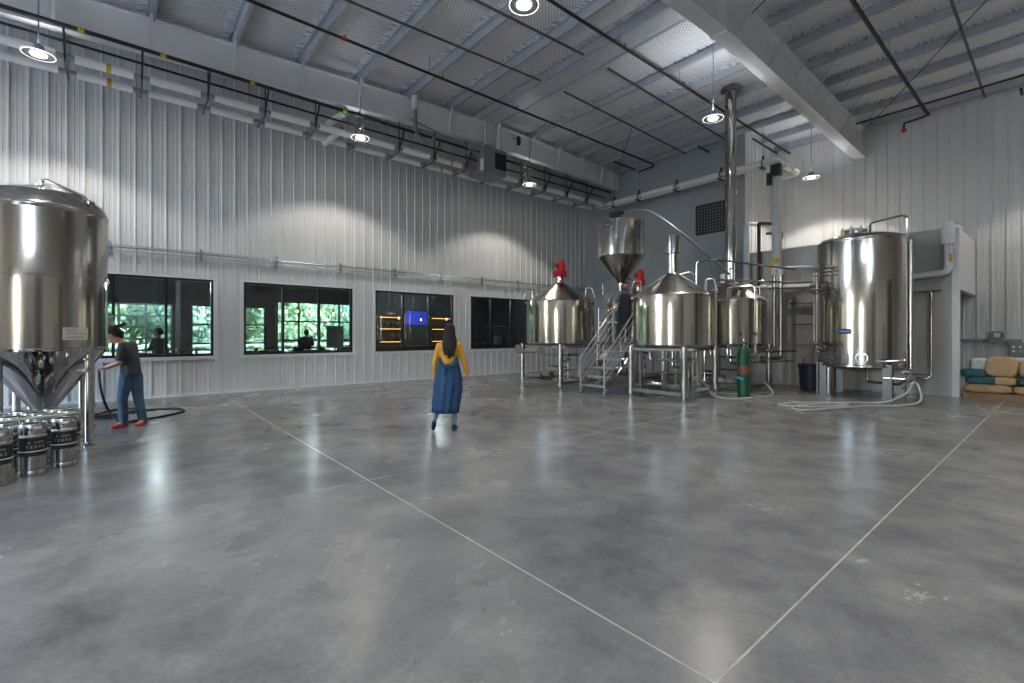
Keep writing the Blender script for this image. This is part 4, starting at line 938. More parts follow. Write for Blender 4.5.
sack('teal and brown sack topping the stack beside the corner post', (-1.62, 16.74, .61), (.48, .48, .20), 'kraft', (0, 0, 0), ('teal', -1, 1), 5)
sack('upright brown kraft sack leaning in the middle of the pallet', (-1.12, 16.78, .78), (.56, .22, .50), 'kraft', (-.22, .03, 0), None, 6)
sack('upright kraft sack with small print at the right edge', (-.42, 16.76, .76), (.78, .24, .46), 'kraft', (-.22, -.03, 0), None, 7)
sack('flat kraft sack on top at the right edge', (-.36, 17.0, 1.0), (.62, .4, .12), 'kraft', (0, .05, 0), None, 8)
sack('white plastic sack peeping out behind the brown upright one', (-1.52, 17.1, .80), (.40, .24, .36), 'plasticwrap', (0, 0, .2), None, 9, 'plastic sacks behind the paper ones')
sack('white plastic sack between the two upright brown sacks', (-.78, 17.08, .82), (.36, .24, .38), 'plasticwrap', (0, 0, -.2), None, 10, 'plastic sacks behind the paper ones')
sack('brown kraft sack at the back of the pallet', (-.6, 17.3, .40), (1.6, .45, .45), 'kraft', (0, 0, 0), None, 11)
t = thing('electrical_box', 'grey electrical box on the wall above the rail', 'box', (-1.42, YR-.03, 1.48))
part('cabinet', MB().bb((-.13, -.16, -.14), (.13, 0, .2)), 'unit', t, smooth=0); part('cover', MB().bb((-.03, -.17, .03), (.10, -.16, .15)), 'pvc2', t, smooth=0)
part('switch_lever', MB().bb((.13, -.1, .0), (.16, -.06, .16)), 'black', t, smooth=0)
t = thing('wireway', 'grey horizontal wiring rail on the wall behind the sacks', 'rail', (-1.9, YR-.03, 1.42))
part('channel', MB().bb((-.9, -.07, -.05), (1.0, 0, .03)), 'unit', t, smooth=0)
t = thing('control_panel', 'grey control box with push buttons at the right edge', 'box', (-.98, YR-.03, 1.12))
part('cabinet', MB().bb((-.17, -.14, -.2), (.3, 0, .25)), 'unit', t, smooth=0)
for x, z, m_ in ((-.08, .12, 'white'), (.05, .12, 'white'), (.18, .12, 'white'), (.05, .0, 'yellow'), (-.08, .0, 'white')):
    part('push_button', MB().cyl((x, -.14, z), (x, -.17, z), .03, 12), m_, t)
part('cable', MB().tube(spline([(-.1, -.03, .22), (-.22, -.03, .15), (-.3, -.03, .3), (-.42, -.03, .33)], 6), .01, 6).cyl((.0, -.05, -.2), (.0, -.05, -.9), .02, 8), 'galv', t)

# ------------------------------------------------------------------ people
def hulls(name, segs, mat, parent, voxel=.009, smooth_it=4, label=None):
    bm = bmesh.new()
    for seg in segs:
        tmp = bmesh.new()
        for c, r in seg:
            rr = (r, r, r) if not isinstance(r, tuple) else r
            bmesh.ops.create_icosphere(tmp, subdivisions=2, radius=1, matrix=Matrix.Translation(c) @ Matrix.Diagonal((*rr, 1)))
        res = bmesh.ops.convex_hull(tmp, input=tmp.verts)
        junk = list({g for g in res['geom_interior'] if isinstance(g, bmesh.types.BMVert)})
        bmesh.ops.delete(tmp, geom=junk, context='VERTS')
        bmesh.ops.delete(tmp, geom=[v for v in tmp.verts if not v.link_faces], context='VERTS')
        me = bpy.data.meshes.new('t'); tmp.to_mesh(me); tmp.free(); bm.from_mesh(me); bpy.data.meshes.remove(me)
    me = bpy.data.meshes.new(name); bm.to_mesh(me); bm.free()
    o = bpy.data.objects.new(name, me); C.objects.link(o)
    m = o.modifiers.new('r', 'REMESH'); m.mode = 'VOXEL'; m.voxel_size = voxel; m.use_smooth_shade = True
    if smooth_it: m2 = o.modifiers.new('s', 'SMOOTH'); m2.factor = .5; m2.iterations = smooth_it
    bpy.context.view_layer.update()
    me2 = bpy.data.meshes.new_from_object(o.evaluated_get(bpy.context.evaluated_depsgraph_get()))
    o.modifiers.clear(); o.data = me2; me2.name = name; bpy.data.meshes.remove(me); me2.shade_smooth()
    me2.materials.clear(); me2.materials.append(M[mat]); o.parent = parent
    if label: o['label'] = label
    return o
def hand_segs(w, d, pn, side, grip=.35, s=1.):
    """w wrist, d finger direction, pn palm normal, side +1/-1: thumb side sign"""
    w, d, pn = V(w), V(d).normalized(), V(pn); pn = (pn-d*pn.dot(d)).normalized(); sd = d.cross(pn)*side
    S = [[(w, .024*s), (w+d*.035*s+sd*.012*s, .021*s), (w+d*.035*s-sd*.014*s, .019*s)],
         [(w+d*.03*s+sd*.014*s, .018*s), (w+d*.03*s-sd*.016*s, .017*s), (w+d*.085*s+sd*.026*s, .014*s), (w+d*.082*s-sd*.026*s, .013*s)]]
    for off, ln in ((.030, .070), (.010, .080), (-.010, .074), (-.029, .058)):
        b = w+d*.085*s+sd*off*s; a1 = grip; a2 = grip*2.1
        p1 = b+(d*math.cos(a1)+pn*math.sin(a1))*ln*.5*s; p2 = p1+(d*math.cos(a2)+pn*math.sin(a2))*ln*.3*s; p3 = p2+(d*math.cos(a2*1.4)+pn*math.sin(a2*1.4))*ln*.22*s
        S += [[(b, .0095*s), (p1, .009*s)], [(p1, .009*s), (p2, .0085*s)], [(p2, .0085*s), (p3, .0075*s)]]
    tb = w+d*.025*s+sd*.024*s; t1 = tb+(d*.6+sd*.75+pn*.25).normalized()*.035*s; t2 = t1+(d*.9+sd*.25+pn*.4).normalized()*.032*s
    S += [[(tb, .014*s), (t1, .0115*s)], [(t1, .0115*s), (t2, .009*s)]]
    return S
def head_segs(hc, fwd, up, s=1.):
    hc, f, u = V(hc), V(fwd).normalized(), V(up).normalized(); u = (u-f*u.dot(f)).normalized(); r = f.cross(u)
    P = lambda a, b, c: hc+(r*a+f*b+u*c)*s
    S = [[(P(0, -.015, .035), .088*s), (P(0, .02, .03), .078*s), (P(0, .045, -.06), .045*s), (P(0, -.03, -.02), .075*s)],
         [(P(0, .06, -.085), .028*s), (P(.03, .0, -.07), .035*s), (P(-.03, .0, -.07), .035*s), (P(0, .05, -.03), .05*s)],
         [(P(0, .098, .005), .009*s), (P(0, .118, -.028), .013*s), (P(.012, .102, -.03), .01*s), (P(-.012, .102, -.03), .01*s)],
         [(P(.028, .088, .028), .012*s), (P(-.028, .088, .028), .012*s), (P(0, .09, .03), .013*s)],
         [(P(.018, .088, -.058), .010*s), (P(-.018, .088, -.058), .010*s), (P(0, .094, -.056), .011*s)],
         [(P(.083, -.01, .015), (.012*s, .012*s, .018*s)), (P(.088, -.022, -.012), .011*s)], [(P(-.083, -.01, .015), (.012*s, .012*s, .018*s)), (P(-.088, -.022, -.012), .011*s)]]
    return S, P
def limb(ps, rs):
    return [[(V(ps[i]), rs[i]), (V(ps[i+1]), rs[i+1])] for i in range(len(ps)-1)]
def face(P, root, body, s=1.):
    e = MB()
    for a in (-.032, .032): e.sphere(P(a, .086, .008), .010*s, 10)
    part('eye', e, 'dark', body)
CA = math.radians(50)

# --- woman walking away from the viewer
w = thing('person', 'person with long dark hair in a mustard top and long blue apron dress walking away', 'person', (-6.66, 4.19, 0), CA)
hc = V((.03, .02, 1.635)); hs, HP = head_segs(hc, (-.35, .93, -.05), (0.02, 0, 1), .90)
Ls, Rs = V((-.135, .0, 1.405)), V((.185, .0, 1.42)); Le, Re = V((-.205, -.03, 1.12)), V((.275, .02, 1.14)); Lw, Rw = V((-.225, .06, .905)), V((.325, .05, .945))
Lh, Rh = V((-.065, .02, .90)), V((.105, .0, .90)); Lk, Rk = V((-.11, -.02, .50)), V((.115, .12, .51)); La, Ra = V((-.19, -.13, .19)), V((.105, .02, .10))
body = hs+[[(V((.03, .0, 1.43)), .052), (hc+V((-.0, -.01, -.06)), .05)],
    [(Ls, .045), (Rs, .045), (V((.02, 0, 1.30)), (.13, .09, .08)), (V((.02, 0, 1.10)), (.11, .08, .06))],
    [(V((.02, 0, 1.10)), (.11, .08, .06)), (V((.02, 0, .93)), (.15, .10, .08))]]
body += limb([Ls, Le, Lw], [.045, .034, .023])+limb([Rs, Re, Rw], [.045, .034, .023])
body += limb([Lh, Lk, La], [.085, .052, .034])+limb([Rh, Rk, Ra], [.085, .052, .034])
body += [[(La, .032), (La+V((-.015, .02, -.06)), .028), (La+V((-.02, .04, -.12)), .022)], [(Ra, .032), (Ra+V((0, -.02, -.06)), .032), (Ra+V((.01, .12, -.075)), .022)]]
body += hand_segs(Lw, (-.15, .12, -1), (1, .2, 0), 1, .4)+hand_segs(Rw, (.12, .05, -1), (-1, .2, 0), -1, .4)
bo = hulls('body', body, 'skin', w, .0075, 3)
face(HP, w, bo, .95)
hulls('hair', [[(HP(0, -.02, .055), .097), (HP(0, -.05, -.02), .092), (HP(0, .03, .075), .07)],
               [(HP(0, -.06, -.02), .085), (V((.055, -.085, 1.45)), (.115, .05, .07)), (V((.06, -.11, 1.37)), (.105, .05, .05))],
               [(V((.08, -.115, 1.36)), (.07, .045, .05)), (V((.11, -.12, 1.25)), (.022, .02, .03))],
               [(V((.03, -.115, 1.36)), (.06, .045, .05)), (V((.045, -.13, 1.22)), (.022, .02, .03))], [(V((-.03, -.10, 1.38)), (.045, .04, .05)), (V((-.02, -.12, 1.27)), (.02, .02, .03))],
               [(V((-.01, -.09, 1.36)), .05), (V((.03, -.10, 1.26)), .022)], [(V((.12, -.07, 1.42)), .05), (V((.11, -.09, 1.32)), .025)],
               [(HP(-.06, .0, -.02), .04), (V((-.04, -.06, 1.42)), .045)], [(HP(.06, .0, -.02), .04), (V((.13, -.03, 1.44)), .04)]], 'hair', w, .011, 2)
top = [[(Ls, .058), (Rs, .058), (V((.025, 0, 1.36)), (.16, .125, .08))], [(Ls+V((.02, 0, -.02)), .055), (Rs+V((-.02, 0, -.02)), .055), (V((.02, 0, 1.14)), (.135, .115, .08))],
       [(V((.02, 0, 1.14)), (.125, .095, .06)), (V((.02, 0, 1.02)), (.135, .10, .05))], [(V((.03, -.02, 1.39)), .09), (V((.03, -.01, 1.49)), .062)]]
top += limb([Ls, Le, Lw], [.060, .050, .036])+limb([Rs, Re, Rw], [.060, .050, .036])
hulls('mustard_top', top, 'mustard', w, .011, 4)
# long apron dress: rings of a draped skirt with folds
def draped(rings, n=72, fold=.012, nf=11, thick=.006, seed=0., ztop=None):
    vs, fs = [], []; m = len(rings)
    for lay in (0, 1):
        for i, (cx, cy, z, rx, ry) in enumerate(rings):
            t = i/(m-1)
            for k in range(n):
                a = 2*PI*k/n
                f = 1+(fold*t/rx)*(math.sin(nf*a+seed+2*t)+.6*math.sin(5*a+1.3*seed+3*t))+noise.noise(V((math.cos(a)*2, math.sin(a)*2, z*7+seed)))*.035
                dz = (ztop(a) if ztop else 0)*(1-min(1, t*3))
                vs.append((cx+(rx-lay*thick)*f*math.cos(a), cy+(ry-lay*thick)*f*math.sin(a), z+dz))
    for lay in (0, 1):
        o = lay*m*n
        for i in range(m-1):
            for k in range(n):
                k2 = (k+1) % n; fs.append((o+i*n+k, o+i*n+k2, o+(i+1)*n+k2, o+(i+1)*n+k))
    for k in range(n):
        k2 = (k+1) % n; fs.append((k, k2, m*n+k2, m*n+k)); q = (m-1)*n; fs.append((q+k, q+k2, m*n+q+k2, m*n+q+k))
    return MB().add(vs, fs)
dipf = lambda a: (.20*abs(math.cos(a))**2.2 if math.sin(a) < 0 else .2)
dr = draped([(.02, 0, 1.075, .150, .118), (.02, 0, 1.01, .168, .13), (.02, 0, .95, .198, .15), (.018, 0, .86, .226, .172), (.012, .0, .72, .232, .18), (.0, -.005, .56, .230, .18), (-.012, -.025, .42, .222, .19), (-.025, -.03, .31, .216, .198)], fold=.016, seed=1.2, ztop=dipf)
dr_o = part('apron_dress', dr, 'denim', w, smooth=180)
kn = MB().sphere((.03, -.135, 1.085), .035, 12, (1.3, .6, .7)).tube(spline([(.03, -.14, 1.08), (-.02, -.15, 1.03), (-.03, -.175, .93)], 6), .012, 8).tube(spline([(.03, -.14, 1.08), (.06, -.15, 1.02), (.07, -.178, .94)], 6), .012, 8).tube(spline([(-.135, -.02, 1.10), (-.08, -.115, 1.085), (.03, -.14, 1.085), (.12, -.11, 1.085), (.175, -.02, 1.10)], 8), .014, 8)
part('apron_tie', kn, 'denim', dr_o)
hulls('leggings', limb([Lh, Lk, La+V((0, 0, .02))], [.09, .058, .042])+limb([Rh, Rk, Ra+V((0, 0, .0))], [.09, .058, .042]), 'legging', w, .012, 3)
hulls('shoe', [[(La+V((-.005, -.02, -.03)), .042), (La+V((-.02, .03, -.10)), .038), (La+V((-.03, .055, -.15)), .028)]], 'shoe', w, .008, 2)
hulls('shoe', [[(Ra+V((0, -.04, -.055)), (.04, .045, .045)), (Ra+V((.01, .14, -.07)), (.042, .05, .03))], [(Ra+V((0, -.02, -.03)), .042), (Ra+V((0, .02, -.05)), .042)]], 'shoe', w, .008, 2)

# --- man at the valve
g = thing('person', 'person in a charcoal tee, jeans and red shoes bending to the tank valve', 'person', (-10.50, .19, 0), CA+math.radians(28))
hc = V((-.235, .0, 1.565)); hs, HP = head_segs(hc, (-.80, -.10, -.55), (-.5, 0, .85), 1.0)
nk = V((-.12, .0, 1.43)); Ls, Rs = V((-.10, -.14, 1.36)), V((-.02, .17, 1.38)); ch = V((-.06, .0, 1.28))
Le, Re = V((-.13, -.19, 1.12)), V((-.13, .20, 1.12)); Lw, Rw = V((-.33, -.10, 1.035)), V((-.36, .06, 1.02))
Lh, Rh = V((-.07, -.03, .86)), V((.04, .06, .86)); Lk, Rk = V((-.12, -.06, .47)), V((.08, .05, .47)); La, Ra = V((-.10, -.06, .09)), V((.15, .04, .09))
body = hs+[[(nk, .055), (hc+V((.03, 0, -.05)), .055)], [(Ls, .05), (Rs, .05), (V((-.04, .01, 1.20)), (.12, .14, .08))], [(V((-.03, .01, 1.18)), (.11, .13, .07)), (V((-.01, .01, .92)), (.11, .14, .07))]]
body += limb([Ls, Le, Lw], [.052, .042, .028])+limb([Rs, Re, Rw], [.052, .042, .028])+limb([Lh, Lk, La], [.09, .06, .042])+limb([Rh, Rk, Ra], [.09, .06, .042])
body += [[(La, .04), (La+V((-.10, -.06, -.05)), .03)], [(Ra, .04), (Ra+V((-.05, -.14, -.05)), .03)]]
body += hand_segs(Lw, (-1, .25, -.05), (0, .3, -1), 1, .7)+hand_segs(Rw, (-1, -.1, .0), (0, -.2, -1), -1, .7)
bo = hulls('body', body, 'skin', g, .0075, 3); face(HP, g, bo)
hulls('hair', [[(HP(0, -.03, .065), .096), (HP(0, -.06, .01), .088), (HP(0, .035, .09), .055), (HP(0, .01, .10), .066)], [(HP(.055, -.03, .02), .052), (HP(-.055, -.03, .02), .052), (HP(0, -.06, -.045), .055)]], 'hair', g, .01, 2)
tee = [[(Ls, .075), (Rs, .075), (V((-.04, .01, 1.20)), (.135, .155, .08))], [(V((-.03, .01, 1.20)), (.135, .155, .08)), (V((-.01, .01, .90)), (.145, .17, .05))], [(nk+V((0, 0, -.03)), .075), (ch, .12)]]
for a, b in ((Ls, Le), (Rs, Re)): tee += [[(a, .075), (a.lerp(b, .72), .068)]]
tee_o = hulls('tee_shirt', tee, 'tee', g, .011, 4)
part('shirt_print', MB().box((-.165, -.02, 1.23), (.004, .10, .10), Matrix.Rotation(-.1, 3, 'Y')), 'whiteboard', tee_o)
hulls('jeans', [[(Lh, .10), (Rh, .10), (V((-.01, .01, .93)), (.12, .145, .05))]]+limb([Lh, Lk, La], [.108, .078, .066])+limb([Rh, Rk, Ra+V((0, 0, -.02))], [.108, .078, .066]), 'jeans', g, .011, 3)
for a, d in ((La, V((-.12, -.08, 0))), (Ra, V((-.06, -.13, 0)))):
    hulls('shoe', [[(a+V((.02, .02, -.045)), (.05, .05, .042)), (a+d+V((0, 0, -.058)), (.045, .05, .03))]], 'redshoe', g, .008, 2)

# --- man in a dark apron on the platform
b = thing('person', 'bearded person in a dark apron standing on the brewing platform, hand on rail', 'person', (-8.42, 11.36, 1.37), CA)
hc = V((.02, -.02, 1.62)); hs, HP = head_segs(hc, (-.55, -.8, -.1), (0, 0, 1), 1.02)
Ls, Rs = V((-.17, .02, 1.42)), V((.20, .03, 1.42)); Le, Re = V((-.30, -.04, 1.16)), V((.26, .06, 1.14)); Lw, Rw = V((-.40, -.20, .97)), V((.22, -.10, .94))
Lh, Rh = V((-.09, .02, .92)), V((.10, .02, .92)); Lk, Rk = V((-.10, .0, .50)), V((.11, .0, .50)); La, Ra = V((-.11, .03, .09)), V((.12, .03, .09))
body = hs+[[(V((.01, .02, 1.46)), .06), (hc+V((0, .0, -.06)), .058)], [(Ls, .055), (Rs, .055), (V((.01, .02, 1.22)), (.15, .11, .08))], [(V((.01, .02, 1.2)), (.15, .11, .08)), (V((.0, .02, .95)), (.15, .11, .08))]]
body += limb([Ls, Le, Lw], [.055, .045, .03])+limb([Rs, Re, Rw], [.055, .045, .03])+limb([Lh, Lk, La], [.095, .062, .045])+limb([Rh, Rk, Ra], [.095, .062, .045])
body += [[(La, .04), (La+V((-.03, -.15, -.05)), .03)], [(Ra, .04), (Ra+V((.0, -.15, -.05)), .03)]]
body += hand_segs(Lw, (-.5, -.7, -.4), (0, .1, -1), -1, .6)+hand_segs(Rw, (-.3, -.4, -.9), (-1, 0, 0), -1, .5)
bo = hulls('body', body, 'skin_warm', b, .009, 3); face(HP, b, bo)
hulls('hair', [[(HP(0, -.03, .07), .088), (HP(0, -.06, .02), .082), (HP(0, .04, .09), .05)]], 'hair', b, .011, 2)
hulls('beard', [[(HP(0, .07, -.085), .034), (HP(.045, .03, -.065), .03), (HP(-.045, .03, -.065), .03)]], 'hair', b, .01, 2)
sh = [[(Ls, .07), (Rs, .07), (V((.01, .02, 1.22)), (.165, .125, .08))], [(V((.01, .02, 1.2)), (.165, .125, .08)), (V((.0, .02, .92)), (.17, .13, .05))]]
for a, c_ in ((Ls, Le), (Rs, Re)): sh += [[(a, .072), (a.lerp(c_, .85), .062)]]
hulls('shirt', sh, 'shirtblue', b, .012, 3)
hulls('trousers', [[(Lh, .10), (Rh, .10), (V((0, .02, .95)), (.14, .12, .05))]]+limb([Lh, Lk, La], [.108, .08, .07])+limb([Rh, Rk, Ra], [.108, .08, .07]), 'tee', b, .012, 3)
ap = hulls('apron', [[(V((-.07, -.10, 1.36)), (.05, .02, .04)), (V((.10, -.10, 1.36)), (.05, .02, .04)), (V((.01, -.08, 1.05)), (.165, .065, .05)), (V((.01, -.04, .98)), (.185, .11, .05))],
                     [(V((.01, -.04, 1.02)), (.188, .11, .05)), (V((.01, -.04, .55)), (.205, .12, .05))]], 'apron', b, .012, 3)
part('apron_strap', MB().tube(spline([(-.08, -.12, 1.38), (-.07, -.04, 1.50), (.0, .07, 1.50)], 6), .014, 8).tube(spline([(.11, -.12, 1.38), (.09, -.04, 1.50), (.0, .07, 1.50)], 6), .014, 8), 'apron', ap)
for a in (La, Ra): hulls('shoe', [[(a+V((0, .02, -.045)), (.05, .05, .042)), (a+V((-.01, -.17, -.058)), (.045, .05, .03))]], 'shoe', b, .01, 2)

# ------------------------------------------------------------------ taproom behind the windows
TX, TY0, TY1, TH = -24.5, -7., 16.9, 4.5
struct('taproom_floor', MB().bb((TX, TY0, -.2), (XL-.2, TY1, -.0)), 'tap_floor', smooth=0)
struct('taproom_ceiling', MB().bb((TX-.2, TY0, TH), (XL-.17, TY1, TH+.2)), 'tap_dark', smooth=0)
OP = [(-3.4, 1.75, 0., 2.82), (2.45, 5.32, .35, 2.85), (5.85, 9.8, .35, 3.15)]
wall('wall_taproom', [(TY0, 0)]+[(q, 0) for q in (-5, -1, 3.5, 7.5, 12)]+[(TY1, 0)], lambda a, d: (TX, a), 0, TH, 'tap_dark', OP)
struct('wall_taproom_side', MB().bb((TX, TY0-.2, 0), (XL-.17, TY0, TH)), 'tap_dark', smooth=0)
struct('wall_taproom_end', MB().bb((TX, TY1, 0), (XL-.17, TY1+.2, TH)), 'tap_dark', smooth=0)
struct('wall_bar', MB().bb((-20.2, 8.4, 0), (-20., TY1, TH)), 'tap_dark', smooth=0)
for i, (a, b_, z0, z1, nv, nh) in enumerate(((*OP[0], 6, 6), (*OP[1], 3, 3), (*OP[2], 4, 3))):
    w_ = bpy.data.objects.new('window_%d' % (i+5), None); C.objects.link(w_); w_['kind'] = 'structure'; w_.location = (TX, a, z0)
    f = MB(); W_, H_ = b_-a, z1-z0; t_ = .07
    for k in range(nv+1): q = W_*k/nv; f.bb((-.05, q-t_/2, 0), (.05, q+t_/2, H_))
    for k in range(nh+1): q = H_*k/nh; f.bb((-.045, 0, q-t_/2), (.045, W_, q+t_/2))
    struct('window_frame', f, 'galv' if i == 0 else 'black', w_, 0); struct('glass', MB().bb((-.004, 0, 0), (.004, W_, H_)), 'glassclear', w_, 0)
struct('column', MB().bb((-24.2, 1.86, 0), (-24.0, 2.02, TH)), 'galv', smooth=0)
struct('taproom_beam', MB().bar((-24.3, 5.0, 3.7), (-16, 10.5, 4.3), .18, .3), 'tap_wood', smooth=0)
# tables and chairs
def table(x, y, label):
    t = thing('bar_table', label, 'table', (x, y, 0), 0, 'taproom tables')
    part('table_top', MB().bb((-.4, -.6, 1.00), (.4, .6, 1.05)), 'furn', t); part('pedestal', MB().cyl((0, 0, 0), (0, 0, 1.0), .04, 10).cyl((0, 0, 0), (0, 0, .03), .28, 18), 'furn', t)
    return t
t0 = table(-17.2, .6, 'dark high taproom table seen through the first window'); 
for x, y, l in ((-17.4, 3.6, 'dark high taproom table behind the left pane of the second window'), (-17.3, 5.2, 'dark high taproom table behind the middle of the second window'), (-20.5, 2.2, 'dark high taproom table deep behind the first window'), (-20.8, 6.0, 'dark high taproom table deep behind the second window'), (-17.0, -.9, 'dark high taproom table at the left of the first window')): dup(t0, (x, y, 0), l)
def stool(x, y, label, rz=0):
    t = thing('bar_stool', label, 'stool', (x, y, 0), rz, 'taproom stools')
    part('seat', MB().bb((-.19, -.19, .70), (.19, .19, .75)), 'furn', t); part('backrest', MB().bb((-.19, .16, .95), (.19, .19, 1.16)), 'furn', t)
    for sx in (-.17, .17):
        for sy in (-.17, .17): part('leg', MB().bar((sx*1.2, sy*1.2, 0), (sx, sy, .7 if sy < 0 else 1.16), .03, .03), 'furn', t)
    return t
s0 = stool(-16.6, 1.25, 'dark backed bar stool behind the first window, right side')
for x, y, rz, l in ((-16.6, .2, .4, 'dark backed bar stool behind the first window, left side'), (-16.7, 3.2, -.4, 'dark backed bar stool behind the left pane of the second window'), (-16.8, 4.6, .8, 'dark backed bar stool behind the middle pane of the second window'), (-16.6, 5.5, 2.2, 'dark backed bar stool behind the right pane of the second window'), (-18.2, 4.2, 1.4, 'dark backed bar stool further back in the taproom'), (-16.9, .9, 2.6+PI, 'dark bar stool under the person behind the first window'), (-19.4, 5.7, 1.2+PI, 'dark bar stool under the person behind the second window')): dup(s0, (x, y, 0), l, rz)
def sitter(x, y, z, rz, label):
    p = thing('person', label, 'person', (x, y, z), rz)
    hs, HP = head_segs((0, .02, 1.02), (0, 1, -.15), (0, 0, 1)); L_, R_ = V((-.19, 0, .80)), V((.19, 0, .80))
    bd = hs+[[(V((0, 0, .83)), .06), (V((0, .01, .96)), .055)], [(L_, .06), (R_, .06), (V((0, 0, .45)), (.15, .12, .1))], [(V((0, 0, .45)), (.15, .12, .1)), (V((0, 0, .25)), (.18, .14, .09))]]
    bd += limb([L_, V((-.24, .08, .55)), V((-.12, .3, .52))], [.055, .045, .03])+limb([R_, V((.24, .08, .55)), V((.12, .3, .52))], [.055, .045, .03])
    bd += limb([V((-.1, 0, .22)), V((-.11, .42, .22)), V((-.11, .42, -.2))], [.09, .065, .045])+limb([V((.1, 0, .22)), V((.11, .42, .22)), V((.11, .42, -.2))], [.09, .065, .045])
    bd += hand_segs((-.12, .3, .52), (.3, 1, 0), (0, 0, -1), 1, .2)+hand_segs((.12, .3, .52), (-.3, 1, 0), (0, 0, -1), -1, .2)
    bd += [[(V((-.11, .42, -.2)), .04), (V((-.11, .54, -.24)), .03)], [(V((.11, .42, -.2)), .04), (V((.11, .54, -.24)), .03)]]
    bo = hulls('body', bd, 'skin', p, .012, 3)
    hulls('hair', [[(HP(0, -.03, .06), .09), (HP(0, -.06, .0), .085)]], 'hair', p, .014, 2)
    hulls('dark_shirt', [[(L_, .075), (R_, .075), (V((0, 0, .45)), (.17, .14, .1))], [(V((0, 0, .45)), (.17, .14, .1)), (V((0, 0, .25)), (.2, .16, .08))], [(L_, .072), (V((-.24, .08, .57)), .06)], [(R_, .072), (V((.24, .08, .57)), .06)]], 'tee', p, .014, 3)
    hulls('trousers', limb([V((-.1, 0, .22)), V((-.11, .42, .22)), V((-.11, .42, -.16))], [.10, .078, .06])+limb([V((.1, 0, .22)), V((.11, .42, .22)), V((.11, .42, -.16))], [.10, .078, .06]), 'jeans', p, .014, 3)
sitter(-16.9, .9, .62, 2.6, 'dark-haired person seated behind the first window')
sitter(-19.4, 5.7, .62, 1.2, 'person seated at a table behind the second window')
# bar shelves, bottles, screen and pendant bulbs
for y0, y1, nm in ((8.9, 10.1, 'left'), (11.55, 12.75, 'right')):
    for k, z in enumerate((1.28, 1.86, 2.38)):
        s_ = thing('bar_shelf', '%s bar shelf with a warm light strip, %s of the blue screen' % (('lowest', 'middle', 'highest')[k], nm), 'shelf', (-19.85, (y0+y1)/2, z), 0, 'lit bar shelves')
        h = (y1-y0)/2; part('board', MB().bb((-.14, -h, -.02), (.14, h, .02)), 'tap_wood', s_); part('light_strip', MB().bb((.10, -h+.02, -.045), (.14, h-.02, -.022)), 'led', s_)
        if k < 2:
            for q in range(7):
                yy = (y0+y1)/2-h+.12+q*.155; solo('bottle', MB().lathe([(.0001, 0), (.036, 0), (.036, .18), (.014, .24), (.014, .30), (.0001, .30)], n=12), 'bottle', 'dark glass bottle standing on a lit bar shelf', 'bottle', 'bottles on the bar shelves', (-19.85, yy, z+.021))
t = thing('wall_screen', 'glowing blue screen on the bar wall behind the third window', 'screen', (-19.93, 10.82, 2.35))
part('bezel', MB().bb((-.04, -.56, -.34), (.0, .56, .34)), 'black', t); part('display', MB().bb((.0, -.54, -.32), (.01, .54, .32)), 'screen', t)
for i, (x, y, z) in enumerate(((-19., 9.45, 2.3), (-19., 10.55, 2.25), (-19., 11.9, 2.3), (-21, 6.3, 2.55), (-20.4, 6.6, 2.5), (-19.8, 6.9, 2.45), (-19., 7.0, 2.4), (-18.2, 7.05, 2.35), (-17.4, 7.1, 2.3), (-22., 6.1, 2.6), (-23, 5.9, 2.65))):
    t = thing('pendant_bulb', 'warm filament bulb hanging from the taproom ceiling', 'bulb', (x, y, z), 0, 'taproom pendant bulbs')
    part('bulb_globe', MB().sphere((0, 0, 0), .04, 12, (1, 1, 1.7)), 'bulb', t); part('cord', MB().cyl((0, 0, .08), (0, 0, TH-z), .006, 6).cyl((0, 0, .07), (0, 0, .14), .025, 10), 'black', t)
t = thing('bar_counter', 'timber bar counter behind the second and third windows', 'counter', (-18.3, 10.2, 0))
part('counter_front', MB().bb((-.3, -3.6, 0), (.3, 3.0, 1.05)), 'furn', t); part('counter_top', MB().bb((-.36, -3.65, 1.05), (.36, 3.05, 1.10)), 'tap_wood', t)
t = thing('notice_board', 'pale grey-green board standing inside the second window', 'board', (-15.7, 5.52, 1.15))
part('board_panel', MB().bb((-.01, -.28, .0), (.01, .28, .72)), 'whiteboard', t); part('board_stand', MB().bb((-.02, -.02, -1.15), (.0, .02, .0)).bb((-.2, -.2, -1.15), (.2, .2, -1.13)), 'furn', t)
t = thing('back_shelf', 'pale shelf edge on the dark wall behind the fourth window', 'shelf', (-19.9, 15.8, 2.02)); part('shelf_edge', MB().bb((-.05, -.9, -.02), (.1, .9, .02)), 'pvc2', t)
for y, l in ((15.55, 'small grey appliance behind the fourth window, larger one'), (16.3, 'small grey appliance behind the fourth window, smaller one')):
    t = thing('appliance', l, 'appliance', (-19.7, y, 1.05), 0, 'grey appliances'); part('casing', MB().bb((-.15, -.17, 0), (.15, .17, .48 if y < 16 else .35)), 'unit', t); part('knob', MB().cyl((.15, .05, .3), (.17, .05, .3), .03, 10), 'pvc2', t)
t = thing('back_counter', 'dark counter behind the fourth window', 'counter', (-19.6, 15.2, 0)); part('counter_body', MB().bb((-.35, -1.6, 0), (.35, 1.6, 1.04)), 'furn', t)
for i, (x, y) in enumerate(((-19, 1.), (-19, 6.), (-17.5, 10.5))):
    ld = bpy.data.lights.new('taproom_light', 'POINT'); ld.energy = 70; ld.color = (.95, .97, 1.); ld.shadow_soft_size = .1  # bare fill lights without fixtures, added to brighten the taproom
    lo = bpy.data.objects.new('taproom_light', ld); C.objects.link(lo); lo.location = (x, y, 3.2)

